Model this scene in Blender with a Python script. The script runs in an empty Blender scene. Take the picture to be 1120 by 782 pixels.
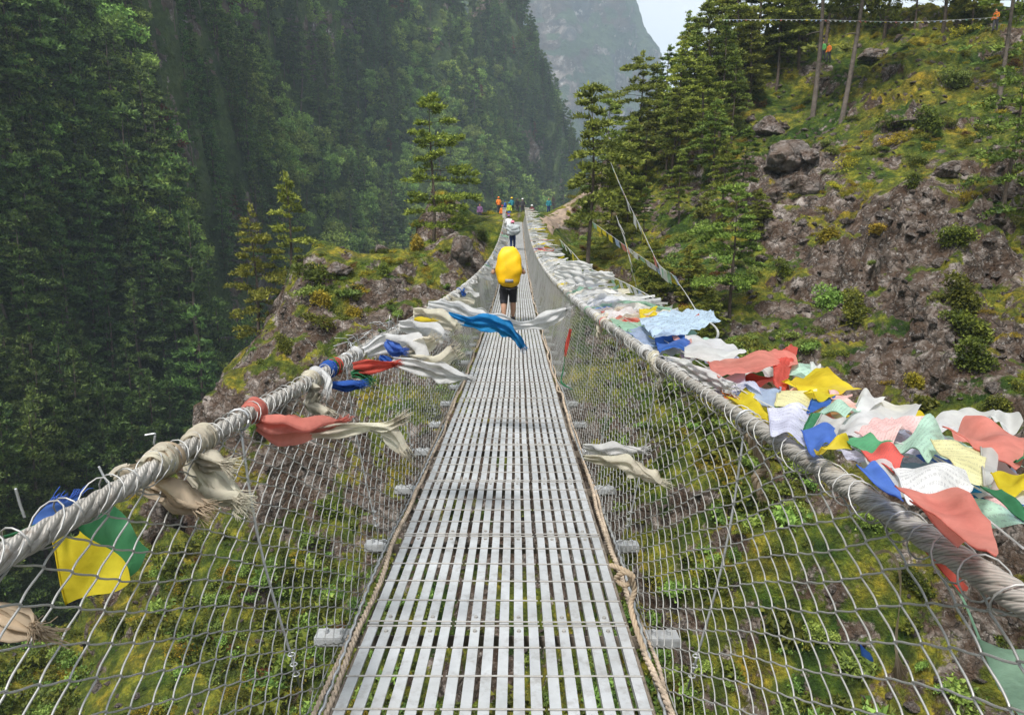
import bpy, math, random
import numpy as np
from mathutils import Vector, Matrix
from mathutils.bvhtree import BVHTree

rnd = random.Random(7)
rng = np.random.default_rng(7)
scene = bpy.context.scene
COL = scene.collection

# ------------------------------------------------------------------ camera
FPX, PITCH, YAW = 755.0, 0.19063, 0.00637
CAM = Vector((0.0836, 0.0, 1.55))
cam_d = bpy.data.cameras.new('camera')
cam = bpy.data.objects.new('camera', cam_d)
COL.objects.link(cam)
scene.camera = cam
cam_d.sensor_width = 36.0
cam_d.lens = FPX / 1120 * 36.0
cam_d.clip_start = 0.05
cam_d.clip_end = 9000
cam.location = CAM
cam.rotation_euler = (math.pi / 2 - PITCH, 0, YAW)
CR = cam.rotation_euler.to_matrix()


def ray(px, py):
    return (CR @ Vector(((px - 560) / FPX, -(py - 391) / FPX, -1.0)))


def at(px, py, Y):
    """world point seen at photo pixel px,py whose world y is Y"""
    d = ray(px, py)
    return CAM + d * (Y / d.y)


# ------------------------------------------------------------------ helpers
def tag(o, label=None, cat=None, group=None, kind=None):
    if label: o['label'] = label
    if cat: o['category'] = cat
    if group: o['group'] = group
    if kind: o['kind'] = kind
    return o


def empty(name, loc=(0, 0, 0), rz=0.0):
    o = bpy.data.objects.new(name, None)
    o.empty_display_size = 0.2
    COL.objects.link(o)
    o.location = loc
    o.rotation_euler = (0, 0, rz)
    return o


def copy_tree(o, parent=None):
    kids = list(o.children)
    c = o.copy()
    COL.objects.link(c)
    c.parent = parent
    for ch in kids:
        copy_tree(ch, c)
    return c


class MB:
    """collects pieces and links them as one mesh"""
    def __init__(s):
        s.v = []; s.n = 0; s.q = []; s.t = []; s.qm = []; s.tm = []; s.uvq = []; s.uvt = []

    def add(s, v, q=None, t=None, mat=0, uv=None):
        v = np.asarray(v, dtype=np.float32).reshape(-1, 3)
        if q is not None and len(q):
            q = np.asarray(q, dtype=np.int64).reshape(-1, 4)
            s.q.append(q + s.n); s.qm.append(np.full(len(q), mat))
            s.uvq.append(uv[q] if uv is not None else np.zeros((len(q), 4, 2)))
        if t is not None and len(t):
            t = np.asarray(t, dtype=np.int64).reshape(-1, 3)
            s.t.append(t + s.n); s.tm.append(np.full(len(t), mat))
            s.uvt.append(uv[t] if uv is not None else np.zeros((len(t), 3, 2)))
        s.v.append(v); s.n += len(v)

    def mesh(s, name, mats, smooth=True):
        me = bpy.data.meshes.new(name)
        v = np.concatenate(s.v) if s.v else np.zeros((0, 3), np.float32)
        q = np.concatenate(s.q) if s.q else np.zeros((0, 4), np.int64)
        t = np.concatenate(s.t) if s.t else np.zeros((0, 3), np.int64)
        me.vertices.add(len(v)); me.vertices.foreach_set('co', v.ravel())
        nl = len(q) * 4 + len(t) * 3
        me.loops.add(nl)
        me.loops.foreach_set('vertex_index', np.concatenate([q.ravel(), t.ravel()]).astype(np.int32))
        me.polygons.add(len(q) + len(t))
        st = np.concatenate([np.arange(len(q)) * 4, len(q) * 4 + np.arange(len(t)) * 3])
        me.polygons.foreach_set('loop_start', st.astype(np.int32))
        mi = np.concatenate(([np.concatenate(s.qm)] if s.qm else []) + ([np.concatenate(s.tm)] if s.tm else [np.zeros(0)]))
        me.polygons.foreach_set('material_index', mi.astype(np.int32))
        me.polygons.foreach_set('use_smooth', np.full(len(q) + len(t), smooth))
        uvs = [a.reshape(-1, 2) for a in s.uvq] + [a.reshape(-1, 2) for a in s.uvt]
        if uvs:
            ul = me.uv_layers.new(name='UVMap')
            ul.data.foreach_set('uv', np.concatenate(uvs).astype(np.float32).ravel())
        for m in (mats if isinstance(mats, (list, tuple)) else [mats]):
            me.materials.append(m)
        me.update(calc_edges=True)
        return me

    def build(s, name, mats, parent=None, smooth=True):
        o = bpy.data.objects.new(name, s.mesh(name, mats, smooth))
        COL.objects.link(o)
        if parent: o.parent = parent
        return o

    def box(s, c, h, rz=0.0, mat=0, R=None):
        x, y, z = h
        v = np.array([[i * x, j * y, k * z] for k in (-1, 1) for j in (-1, 1) for i in (-1, 1)], float)
        if R is not None: v = v @ np.array(R).T
        elif rz:
            c_, s_ = math.cos(rz), math.sin(rz)
            v = v @ np.array([[c_, s_, 0], [-s_, c_, 0], [0, 0, 1]])
        v = v + np.array(c)
        s.add(v, [[0, 2, 3, 1], [4, 5, 7, 6], [0, 1, 5, 4], [2, 6, 7, 3], [0, 4, 6, 2], [1, 3, 7, 5]], mat=mat)

    def tube(s, pts, r, n=6, mat=0, caps=True, ref=(0, 0, 1), closed=False):
        p = np.asarray(pts, float); m = len(p)
        r = np.broadcast_to(np.asarray(r, float), (m,))
        if closed:
            t = np.roll(p, -1, 0) - np.roll(p, 1, 0)
        else:
            t = np.gradient(p, axis=0)
        t /= np.linalg.norm(t, axis=1, keepdims=True) + 1e-12
        ref = np.array(ref, float)
        if abs((t @ ref)).mean() > .9: ref = np.array([1., 0.2, 0])
        a = np.cross(t, ref); a /= np.linalg.norm(a, axis=1, keepdims=True) + 1e-12
        b = np.cross(t, a)
        th = np.arange(n) * 2 * math.pi / n
        v = p[:, None, :] + r[:, None, None] * (np.cos(th)[None, :, None] * a[:, None, :] + np.sin(th)[None, :, None] * b[:, None, :])
        i = np.arange(m if closed else m - 1)[:, None]; j = np.arange(n)[None, :]
        i2 = (i + 1) % m; j2 = (j + 1) % n
        q = np.stack([i * n + j, i * n + j2, i2 * n + j2, i2 * n + j], -1).reshape(-1, 4)
        L = np.concatenate([[0], np.cumsum(np.linalg.norm(np.diff(p, axis=0), axis=1))])
        uv = np.stack([np.repeat(L, n), np.tile(np.arange(n) / n, m)], -1)
        tr = []
        if caps and not closed:
            for k in range(1, n - 1):
                tr.append([0, k + 1, k]); o = (m - 1) * n; tr.append([o, o + k, o + k + 1])
        s.add(v.reshape(-1, 3), q, tr, mat, uv)

    def sheet(s, P, mat=0, uv=None):
        """P: (a,b,3) grid"""
        a, b = P.shape[:2]
        i = np.arange(a - 1)[:, None]; j = np.arange(b - 1)[None, :]
        q = np.stack([i * b + j, i * b + j + 1, (i + 1) * b + j + 1, (i + 1) * b + j], -1).reshape(-1, 4)
        if uv is None:
            U, V = np.meshgrid(np.linspace(0, 1, a), np.linspace(0, 1, b), indexing='ij')
            uv = np.stack([U, V], -1).reshape(-1, 2)
        s.add(P.reshape(-1, 3), q, None, mat, uv)


def _h(ix, iy, iz, seed):
    h = (ix * 374761393 + iy * 668265263 + iz * 2147483647 + seed * 974711) & 0xffffffff
    h = ((h ^ (h >> 13)) * 1274126177) & 0xffffffff
    h = (h ^ (h >> 16)) & 0xffff
    return h / 65535.0 * 2 - 1


def vnoise(P, seed=0):
    P = np.asarray(P, float); I = np.floor(P).astype(np.int64); F = P - I
    F = F * F * F * (F * (F * 6 - 15) + 10)
    x, y, z = I[..., 0], I[..., 1], I[..., 2]
    r = 0
    for dx in (0, 1):
        for dy in (0, 1):
            for dz in (0, 1):
                w = (F[..., 0] if dx else 1 - F[..., 0]) * (F[..., 1] if dy else 1 - F[..., 1]) * (F[..., 2] if dz else 1 - F[..., 2])
                r = r + w * _h(x + dx, y + dy, z + dz, seed)
    return r


def fbm(P, seed=0, oct=4, ridge=False):
    r = 0; a = 1.0; P = np.asarray(P, float)
    for o in range(oct):
        n = vnoise(P * 2 ** o + 17.3 * o, seed + o)
        if ridge: n = 1 - 2 * np.abs(n)
        r = r + a * n; a *= .5
    return r


def worley(P, seed=0):
    """F1, F2 and a random value of the nearest cell"""
    P = np.asarray(P, float); I = np.floor(P).astype(np.int64)
    f1 = np.full(P.shape[:-1], 9.0); f2 = f1.copy(); cv = np.zeros_like(f1)
    for dx in (-1, 0, 1):
        for dy in (-1, 0, 1):
            for dz_ in (-1, 0, 1):
                c = I + np.array([dx, dy, dz_]); x, y, z = c[..., 0], c[..., 1], c[..., 2]
                q = np.stack([c[..., k] + .5 + .5 * _h(x, y, z, seed + k) for k in range(3)], -1)
                d = np.linalg.norm(P - q, axis=-1); v = _h(x, y, z, seed + 9)
                n = d < f1
                f2 = np.where(n, f1, np.minimum(f2, d)); cv = np.where(n, v, cv); f1 = np.where(n, d, f1)
    return f1, f2, cv


# ------------------------------------------------------------------ materials
def mat(name):
    m = bpy.data.materials.new(name); m.use_nodes = True
    nt = m.node_tree
    for n in list(nt.nodes): nt.nodes.remove(n)
    out = nt.nodes.new('ShaderNodeOutputMaterial')
    return m, nt, out


def N(nt, typ, **kw):
    n = nt.nodes.new(typ)
    for k, v in kw.items():
        if k.startswith('i_'):
            n.inputs[k[2:].replace('_', ' ')].default_value = v
        else:
            setattr(n, k, v)
    return n


def ramp(nt, fac, stops, interp='LINEAR'):
    n = nt.nodes.new('ShaderNodeValToRGB'); n.color_ramp.interpolation = interp
    e = n.color_ramp.elements
    while len(e) < len(stops): e.new(0.5)
    for k, (p, c) in enumerate(stops):
        e[k].position = p
        e[k].color = (c, c, c, 1) if isinstance(c, (int, float)) else (*c, 1)
    nt.links.new(fac, n.inputs[0])
    return n.outputs[0]


def noise(nt, scale, vec=None, detail=4, rough=.55, dist=0.0):
    n = N(nt, 'ShaderNodeTexNoise', i_Scale=scale, i_Detail=detail, i_Roughness=rough, i_Distortion=dist)
    if vec is not None: nt.links.new(vec, n.inputs['Vector'])
    return n.outputs[0]


def mixc(nt, fac, a, b, blend='MIX'):
    n = nt.nodes.new('ShaderNodeMix'); n.data_type = 'RGBA'; n.blend_type = blend
    for sock, v in ((n.inputs[0], fac), (n.inputs[6], a), (n.inputs[7], b)):
        if isinstance(v, (int, float)): sock.default_value = v
        elif isinstance(v, tuple): sock.default_value = (*v, 1) if len(v) == 3 else v
        else: nt.links.new(v, sock)
    return n.outputs[2]


def math_(nt, op, a, b=None, clamp=False):
    n = nt.nodes.new('ShaderNodeMath'); n.operation = op; n.use_clamp = clamp
    for k, v in enumerate((a, b)):
        if v is None: continue
        if isinstance(v, (int, float)): n.inputs[k].default_value = v
        else: nt.links.new(v, n.inputs[k])
    return n.outputs[0]


def bump(nt, height, strength=.5, dist=.05):
    n = N(nt, 'ShaderNodeBump', i_Strength=strength, i_Distance=dist)
    nt.links.new(height, n.inputs['Height'])
    return n.outputs[0]


def principled(nt, out, color, rough=.7, metal=0.0, normal=None, spec=.5, trans=None, tcol=None):
    p = N(nt, 'ShaderNodeBsdfPrincipled')
    for sock, v in (('Base Color', color), ('Roughness', rough), ('Metallic', metal)):
        if isinstance(v, (int, float)): p.inputs[sock].default_value = v
        elif isinstance(v, tuple): p.inputs[sock].default_value = (*v, 1)
        else: nt.links.new(v, p.inputs[sock])
    p.inputs['Specular IOR Level'].default_value = spec
    if normal is not None: nt.links.new(normal, p.inputs['Normal'])
    if trans:
        t = N(nt, 'ShaderNodeBsdfTranslucent')
        c = tcol if tcol is not None else color
        if isinstance(c, tuple): t.inputs[0].default_value = (*c, 1)
        else: nt.links.new(c, t.inputs[0])
        mx = N(nt, 'ShaderNodeMixShader', i_Fac=trans)
        nt.links.new(p.outputs[0], mx.inputs[1]); nt.links.new(t.outputs[0], mx.inputs[2])
        nt.links.new(mx.outputs[0], out.inputs[0])
    else:
        nt.links.new(p.outputs[0], out.inputs[0])
    return p


def simple(name, color, rough=.7, metal=0.0, var=.25, scale=8, bmp=0.0, spec=.4, trans=None):
    m, nt, out = mat(name)
    tc = N(nt, 'ShaderNodeTexCoord')
    n = noise(nt, scale, tc.outputs['Object'])
    lo = tuple(c * (1 - var) for c in color); hi = tuple(min(1, c * (1 + var)) for c in color)
    c = ramp(nt, n, [(.3, lo), (.7, hi)])
    nm = bump(nt, noise(nt, scale * 6, tc.outputs['Object']), bmp, .01) if bmp else None
    principled(nt, out, c, rough, metal, nm, spec, trans)
    return m


def leaf_mat(name, dark, light, trans=.3):
    m, nt, out = mat(name)
    oi = N(nt, 'ShaderNodeObjectInfo'); g = N(nt, 'ShaderNodeNewGeometry')
    tc = N(nt, 'ShaderNodeTexCoord')
    n = noise(nt, .9, tc.outputs['Object'], 3)
    isl = g.outputs['Random Per Island']
    f = math_(nt, 'ADD', math_(nt, 'MULTIPLY', n, .6), math_(nt, 'MULTIPLY', isl, .4))
    c = ramp(nt, f, [(.3, dark), (.72, light)])
    h = N(nt, 'ShaderNodeHueSaturation')
    nt.links.new(c, h.inputs['Color'])
    nt.links.new(math_(nt, 'ADD', .47, math_(nt, 'MULTIPLY', oi.outputs['Random'], .05)), h.inputs['Hue'])
    nt.links.new(math_(nt, 'ADD', .65, math_(nt, 'MULTIPLY', math_(nt, 'FRACT', math_(nt, 'MULTIPLY', oi.outputs['Random'], 7.3)), .75)), h.inputs['Value'])
    principled(nt, out, h.outputs[0], .65, 0, None, .25, trans)
    return m


M = {}
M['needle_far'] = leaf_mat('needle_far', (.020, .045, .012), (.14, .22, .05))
M['needle'] = leaf_mat('needle', (.06, .095, .020), (.29, .36, .065))
M['needle_light'] = leaf_mat('needle_light', (.08, .12, .02), (.40, .45, .075))
M['broad'] = leaf_mat('broad', (.08, .14, .03), (.30, .43, .09))
M['shrub'] = leaf_mat('shrub', (.04, .060, .012), (.20, .23, .03))
M['olive'] = leaf_mat('olive', (.14, .13, .016), (.44, .36, .03))
M['rust'] = leaf_mat('rust', (.08, .03, .012), (.20, .09, .02))
M['bark'] = simple('bark', (.085, .065, .05), .9, 0, .4, 5, .6)
M['bark_pale'] = simple('bark_pale', (.11, .09, .075), .9, 0, .4, 5, .6)


def rock_moss(name, mossy, s=1.0, attr=False, rockc=((.06, .05, .045), (.19, .165, .15), (.40, .37, .36)), mosc=((.05, .045, .008), (.12, .12, .015), (.24, .20, .02))):
    m, nt, out = mat(name)
    tc = N(nt, 'ShaderNodeTexCoord'); g = N(nt, 'ShaderNodeNewGeometry')
    o = tc.outputs['Object']
    # rock: mottled, cracked, lichen spots
    n1 = noise(nt, .8 * s, o, 9, .68, .6)
    vo = N(nt, 'ShaderNodeTexVoronoi', i_Scale=1.1 * s, feature='DISTANCE_TO_EDGE')
    wv = nt.nodes.new('ShaderNodeVectorMath'); wv.operation = 'MULTIPLY_ADD'
    nn = N(nt, 'ShaderNodeTexNoise', i_Scale=1.6 * s, i_Detail=4)
    nt.links.new(o, nn.inputs['Vector'])
    nt.links.new(nn.outputs['Color'], wv.inputs[0]); wv.inputs[1].default_value = (1.4, 1.4, 1.4); nt.links.new(o, wv.inputs[2])
    nt.links.new(wv.outputs[0], vo.inputs['Vector'])
    crack = ramp(nt, vo.outputs[0], [(0, .22), (.09, 1.0)])
    rc = ramp(nt, n1, [(.3, rockc[0]), (.5, rockc[1]), (.72, rockc[2])])
    rc = mixc(nt, 1.0, rc, crack, 'MULTIPLY')
    lich = ramp(nt, noise(nt, 4.5 * s, o, 6, .75), [(.57, 0), (.62, 1)])
    rc = mixc(nt, math_(nt, 'MULTIPLY', lich, .6), rc, (.50, .48, .46))
    brown = ramp(nt, noise(nt, 1.1 * s, o, 8, .7), [(.44, 0), (.56, 1)])
    rc = mixc(nt, math_(nt, 'MULTIPLY', brown, .6), rc, (.085, .048, .028))
    # moss
    mc = ramp(nt, noise(nt, 1.3 * s, o, 8, .7), [(.3, mosc[0]), (.5, mosc[1]), (.72, mosc[2])])
    fine = ramp(nt, noise(nt, 9 * s, o, 5, .7), [(.3, .55), (.7, 1.35)])
    mc = mixc(nt, 1.0, mc, fine, 'MULTIPLY')
    sep = nt.nodes.new('ShaderNodeSeparateXYZ'); nt.links.new(g.outputs['Normal'], sep.inputs[0])
    f = math_(nt, 'ADD', math_(nt, 'MULTIPLY', sep.outputs[2], .9), math_(nt, 'MULTIPLY', math_(nt, 'SUBTRACT', noise(nt, .35 * s, o, 8, .68), .5), 2.6))
    if attr:
        at_ = nt.nodes.new('ShaderNodeAttribute'); at_.attribute_name = 'rocky'
        f = math_(nt, 'SUBTRACT', f, at_.outputs['Fac'])
        hue = ramp(nt, noise(nt, .28, o, 5, .6), [(.38, (.28, .50, .45)), (.52, (.9, .95, .95)), (.66, (1.25, .95, .8))])
        mc = mixc(nt, 1.0, mc, hue, 'MULTIPLY')
    fac = ramp(nt, f, [(mossy - .04, 0), (mossy + .05, 1)])
    c = mixc(nt, fac, rc, mc)
    hgt = math_(nt, 'ADD', math_(nt, 'MULTIPLY', n1, 1.0), math_(nt, 'MULTIPLY', vo.outputs[0], .9))
    hgt = math_(nt, 'ADD', hgt, math_(nt, 'MULTIPLY', noise(nt, 7 * s, o, 6, .7), .35))
    principled(nt, out, c, .92, 0, bump(nt, hgt, 1.0, .45 / s), .2)
    return m


M['ground'] = rock_moss('ground', .50, 1.0, True, rockc=((.018, .014, .011), (.125, .098, .080), (.52, .46, .42)), mosc=((.022, .034, .007), (.105, .12, .016), (.38, .33, .035)))
M['boulder'] = rock_moss('boulder', 1.05, 1.2)
M['mountain'] = rock_moss('mountain', -.35, .07, mosc=((.02, .035, .014), (.05, .08, .022), (.10, .13, .03)), rockc=((.07, .06, .05), (.17, .14, .12), (.36, .29, .25)))
M['cliff'] = rock_moss('cliff', .22, .012, mosc=((.015, .030, .015), (.035, .06, .025), (.07, .10, .035)), rockc=((.01, .012, .016), (.05, .052, .058), (.62, .52, .46)))
M['trail'] = simple('trail', (.24, .18, .135), .95, 0, .5, 2.5, .9)


def steel(name, c, rough=.42, metal=.75, scale=6, dirt=.5):
    m, nt, out = mat(name)
    o = N(nt, 'ShaderNodeNewGeometry').outputs['Position']
    wide = ramp(nt, noise(nt, .9, o, 6, .7), [(.40, 0), (.66, 1)])
    n = noise(nt, scale, o, 6, .65)
    col = ramp(nt, n, [(.3, tuple(x * .72 for x in c)), (.7, c)])
    d = ramp(nt, noise(nt, scale * 3.1, o, 8, .72), [(.52, 0), (.72, 1)])
    col = mixc(nt, math_(nt, 'MULTIPLY', d, dirt), col, (.20, .17, .14))
    col = mixc(nt, math_(nt, 'MULTIPLY', wide, dirt * .7), col, tuple(x * .52 for x in (c[0], c[1] * .95, c[2] * .86)))
    r = ramp(nt, noise(nt, scale * 5, o, 4), [(.3, rough - .1), (.7, rough + .2)])
    principled(nt, out, col, r, metal, bump(nt, noise(nt, scale * 20, o, 3), .15, .003), .5)
    return m


M['deck'] = steel('deck', (.60, .62, .64), .44, .45, 5, .6)
M['rod'] = steel('rod', (.62, .64, .66), .4, .7, 6, .25)
M['net'] = steel('net', (.50, .50, .49), .5, .6, 3, .25)
M['bolt'] = steel('bolt', (.44, .43, .41), .62, .4, 30, .6)


def cable_mat(name, c1, c2, turns):
    m, nt, out = mat(name)
    tc = N(nt, 'ShaderNodeTexCoord')
    sp = nt.nodes.new('ShaderNodeSeparateXYZ'); nt.links.new(tc.outputs['UV'], sp.inputs[0])
    ph = math_(nt, 'ADD', math_(nt, 'MULTIPLY', sp.outputs[0], turns), math_(nt, 'MULTIPLY', sp.outputs[1], 9.0))
    w = math_(nt, 'SINE', math_(nt, 'MULTIPLY', ph, 6.2832))
    w = math_(nt, 'ADD', math_(nt, 'MULTIPLY', w, .5), .5)
    n = noise(nt, 5, tc.outputs['Object'], 6, .6)
    col = mixc(nt, ramp(nt, n, [(.35, 0), (.65, 1)]), c1, c2)
    col = mixc(nt, 1.0, col, ramp(nt, w, [(.0, .62), (.35, 1)]), 'MULTIPLY')
    rust = ramp(nt, noise(nt, 14, tc.outputs['Object'], 6, .7), [(.56, 0), (.68, 1)])
    col = mixc(nt, math_(nt, 'MULTIPLY', rust, .6), col, (.16, .10, .065))
    principled(nt, out, col, .6, .12, bump(nt, w, .5, .003), .5)
    return m


M['cable'] = cable_mat('cable', (.31, .29, .26), (.44, .42, .39), 55)
M['cable_low'] = simple('cable_low', (.20, .17, .14), .7, .3, .4, 10, .5)
M['concrete'] = simple('concrete', (.42, .40, .37), .9, 0, .25, 3, .3)
M['rope'] = simple('rope', (.42, .34, .26), .95, 0, .4, 20, .8)


def cloth(name, c, trans=.6, printed=False, var=.22, metal=0):
    m, nt, out = mat(name)
    tc = N(nt, 'ShaderNodeTexCoord'); o = tc.outputs['Object']
    n = noise(nt, 9, o, 5, .6)
    lo = tuple(x * (1 - var) for x in c); hi = tuple(min(.9, x * (1 + var) + .02) for x in c)
    col = ramp(nt, n, [(.3, lo), (.7, hi)])
    g = noise(nt, 2.5, o, 3)
    col = mixc(nt, math_(nt, 'MULTIPLY', ramp(nt, g, [(.55, 0), (.75, 1)]), .25), col, (.55, .52, .48))
    if printed:
        sp = nt.nodes.new('ShaderNodeSeparateXYZ'); nt.links.new(tc.outputs['UV'], sp.inputs[0])
        rows = math_(nt, 'SINE', math_(nt, 'MULTIPLY', sp.outputs[1], 75))
        mp = N(nt, 'ShaderNodeMapping'); mp.inputs['Scale'].default_value = (60, 24, 1)
        nt.links.new(tc.outputs['UV'], mp.inputs[0])
        wd = noise(nt, 1.0, mp.outputs[0], 2, .6)
        f = math_(nt, 'MULTIPLY', math_(nt, 'GREATER_THAN', rows, .1), math_(nt, 'GREATER_THAN', wd, .5))
        col = mixc(nt, math_(nt, 'MULTIPLY', f, .30), col, (.12, .11, .14))
    wv = noise(nt, 260, o, 2)
    wr = noise(nt, 22, o, 4, .6, .8)
    hh = math_(nt, 'ADD', math_(nt, 'MULTIPLY', wv, .12), wr)
    principled(nt, out, col, .85, metal, bump(nt, hh, .45, .010), .2, trans, mixc(nt, .25, col, (1., 1., 1.), 'MULTIPLY'))
    return m


CL = {k: cloth('cloth_' + k, v) for k, v in dict(
    white=(.84, .84, .84), cream=(.78, .70, .58), tan=(.66, .54, .40), grey=(.60, .59, .57),
    red=(.68, .12, .09), pink=(.80, .38, .34), coral=(.78, .27, .22), maroon=(.28, .05, .04),
    yellow=(.78, .60, .03), paleyellow=(.66, .60, .25), green=(.06, .26, .12), palegreen=(.38, .60, .45),
    blue=(.05, .16, .55), cobalt=(.10, .22, .68), skyblue=(.02, .26, .58), paleblue=(.42, .52, .76), lavender=(.60, .61, .78), orange=(.75, .24, .05)).items()}
for k, v in dict(white=(.80, .80, .80), pink=(.80, .48, .46), palegreen=(.42, .62, .50), paleyellow=(.70, .66, .36), lavender=(.58, .59, .76), green=(.09, .34, .16), red=(.62, .10, .08), paleblue=(.45, .58, .72)).items():
    CL[k + '_p'] = cloth('cloth_print_' + k, v, .4, True)

# ------------------------------------------------------------------ world, sun, haze
w = bpy.data.worlds.new('World'); scene.world = w; w.use_nodes = True
nt = w.node_tree
bg = nt.nodes['Background']
SUN_EL, SUN_AZ = math.radians(60), math.radians(-150)     # high light from behind the left shoulder
sky = nt.nodes.new('ShaderNodeTexSky'); sky.sky_type = 'NISHITA'; sky.sun_disc = False
sky.sun_elevation = SUN_EL; sky.sun_rotation = SUN_AZ; sky.dust_density = 3; sky.air_density = 1.0
tcw = nt.nodes.new('ShaderNodeTexCoord')
cn = nt.nodes.new('ShaderNodeTexNoise'); cn.inputs['Scale'].default_value = 2.2; cn.inputs['Detail'].default_value = 8
nt.links.new(tcw.outputs['Generated'], cn.inputs['Vector'])
cc = nt.nodes.new('ShaderNodeValToRGB')
cc.color_ramp.elements[0].position = .3; cc.color_ramp.elements[0].color = (8.5, 8.9, 9.4, 1)
cc.color_ramp.elements[1].position = .7; cc.color_ramp.elements[1].color = (11.5, 11.6, 11.8, 1)
nt.links.new(cn.outputs[0], cc.inputs[0])
mx = nt.nodes.new('ShaderNodeMix'); mx.data_type = 'RGBA'; mx.inputs[0].default_value = .94
nt.links.new(sky.outputs[0], mx.inputs[6]); nt.links.new(cc.outputs[0], mx.inputs[7])
nt.links.new(mx.outputs[2], bg.inputs[0])
bg.inputs[1].default_value = .08
sd = bpy.data.lights.new('sun', 'SUN'); sd.energy = 4.0; sd.angle = math.radians(11); sd.color = (1, .96, .90)
so = bpy.data.objects.new('sun', sd); COL.objects.link(so)
# sun_rotation turns clockwise from +Y
sdir = Vector((math.sin(SUN_AZ) * math.cos(SUN_EL), math.cos(SUN_AZ) * math.cos(SUN_EL), math.sin(SUN_EL)))
so.rotation_euler = sdir.to_track_quat('Z', 'Y').to_euler()

vs = scene.view_settings
vs.view_transform = 'Standard'; vs.look = 'None'; vs.exposure = 0.76; vs.gamma = 1; vs.use_curve_mapping = False
cy = scene.cycles
cy.use_denoising = True
cy.max_bounces = 5; cy.diffuse_bounces = 2; cy.glossy_bounces = 2; cy.transmission_bounces = 2; cy.volume_bounces = 0
cy.transparent_max_bounces = 6; cy.caustics_reflective = False; cy.caustics_refractive = False
cy.use_adaptive_sampling = True; cy.adaptive_threshold = 0.02
# ------------------------------------------------------------------ terrain
def rbf_fit(pts, c=4.0, lam=0.0):
    pts = np.asarray(pts, float); X = pts[:, :2]; z = pts[:, 2]; n = len(X)
    D = np.sqrt(((X[:, None] - X[None]) ** 2).sum(-1) + c * c)
    A = np.zeros((n + 3, n + 3)); A[:n, :n] = D + lam * np.eye(n)
    A[:n, n] = 1; A[:n, n + 1:] = X; A[n, :n] = 1; A[n + 1:, :n] = X.T
    s = np.linalg.lstsq(A, np.concatenate([z, [0, 0, 0]]), rcond=None)[0]

    def f(Q):
        out = np.empty(len(Q))
        for k in range(0, len(Q), 20000):
            q = Q[k:k + 20000]
            d = np.sqrt(((q[:, None] - X[None]) ** 2).sum(-1) + c * c)
            out[k:k + 20000] = d @ s[:n] + s[n] + q @ s[n + 1:]
        return out
    return f


def PT(l): return [tuple(at(*p)) for p in l]


def deep(l, y0, k): return [(p[0], p[1], p[2] * (1 + k * min(1, max(0, (p[1] - y0) / 160.)))) for p in l]


# crest of the mossy outcrop on the far bank, from the bridge end down to the left
crest_l = PT([(540, 249, 61), (510, 249, 60), (478, 262, 58), (430, 268, 56), (390, 276, 54), (345, 292, 52), (300, 335, 50),
              (278, 380, 48), (257, 445, 46), (220, 503, 43), (182, 578, 41), (112, 650, 39), (20, 706, 37), (-100, 760, 35)])
face_l = PT(deep([(525, 300, 55), (480, 310, 53), (420, 340, 49), (380, 400, 45), (310, 430, 43), (300, 520, 37), (200, 600, 33),
             (350, 600, 32), (100, 720, 27), (300, 782, 24), (440, 500, 38), (500, 420, 44), (560, 600, 31), (560, 782, 23), (560, 450, 40), (470, 430, 44), (100, 850, 21), (-80, 850, 22)], 470, .32))
back_l = []
for k, p in enumerate(crest_l):
    if k > 0:
        back_l.append((p[0] - 4 - k * .3, p[1] + 5, p[2] - 5 - .3 * k)); back_l.append((p[0] - 12, p[1] + 14, p[2] - 24)); back_l.append((p[0] - 25, p[1] + 26, p[2] - 50))
landing = [(-3, 62.5, 1.62), (3, 62.5, 1.62), (0, 68, 1.8), (-5, 69, 1.8), (4, 72, 2.05), (-4, 76, 2.1), (0, 82, 2.1), (5, 82, 2.1), (-8, 66, 1.2), (-3, 92, -6), (-14, 86, -14), (5, 100, -12), (0, 59.5, -1.4), (0, 55, -5.5)]
crest_r = PT([(600, 236, 66), (622, 221, 69), (645, 204, 72), (668, 182, 76), (692, 152, 80), (722, 122, 83), (760, 85, 85),
              (800, 52, 85), (850, 34, 82), (900, 26, 80), (960, 20, 78), (1040, 12, 74), (1120, 6, 68), (1250, -10, 62), (1400, -30, 60)])
back_r = []
for p in crest_r[3:]:
    back_r.append((p[0] + 0, p[1] + 9, p[2] - 1)); back_r.append((p[0] + 2, p[1] + 26, p[2] - 16)); back_r.append((p[0] + 10, p[1] + 45, p[2] - 40))
face_r = PT(deep([(900, 100, 69), (1000, 100, 61), (1100, 100, 56), (850, 180, 58), (950, 200, 51), (1050, 200, 47), (1120, 250, 41), (1250, 250, 38),
             (820, 300, 47), (760, 250, 56), (700, 250, 62), (650, 245, 66), (620, 262, 63), (700, 330, 50), (760, 380, 42), (850, 350, 42), (950, 330, 39),
             (1050, 350, 35), (1120, 400, 31), (1250, 400, 28), (900, 450, 33), (1000, 500, 27.5), (1120, 550, 22.5), (1250, 600, 19), (800, 500, 34), (700, 500, 36),
             (640, 400, 45), (610, 300, 57), (900, 600, 25), (1000, 700, 19.5), (1120, 720, 17), (1250, 782, 15), (800, 650, 25), (700, 700, 25), (850, 782, 20), (1000, 850, 16), (700, 850, 20)], 540, .25))
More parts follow.
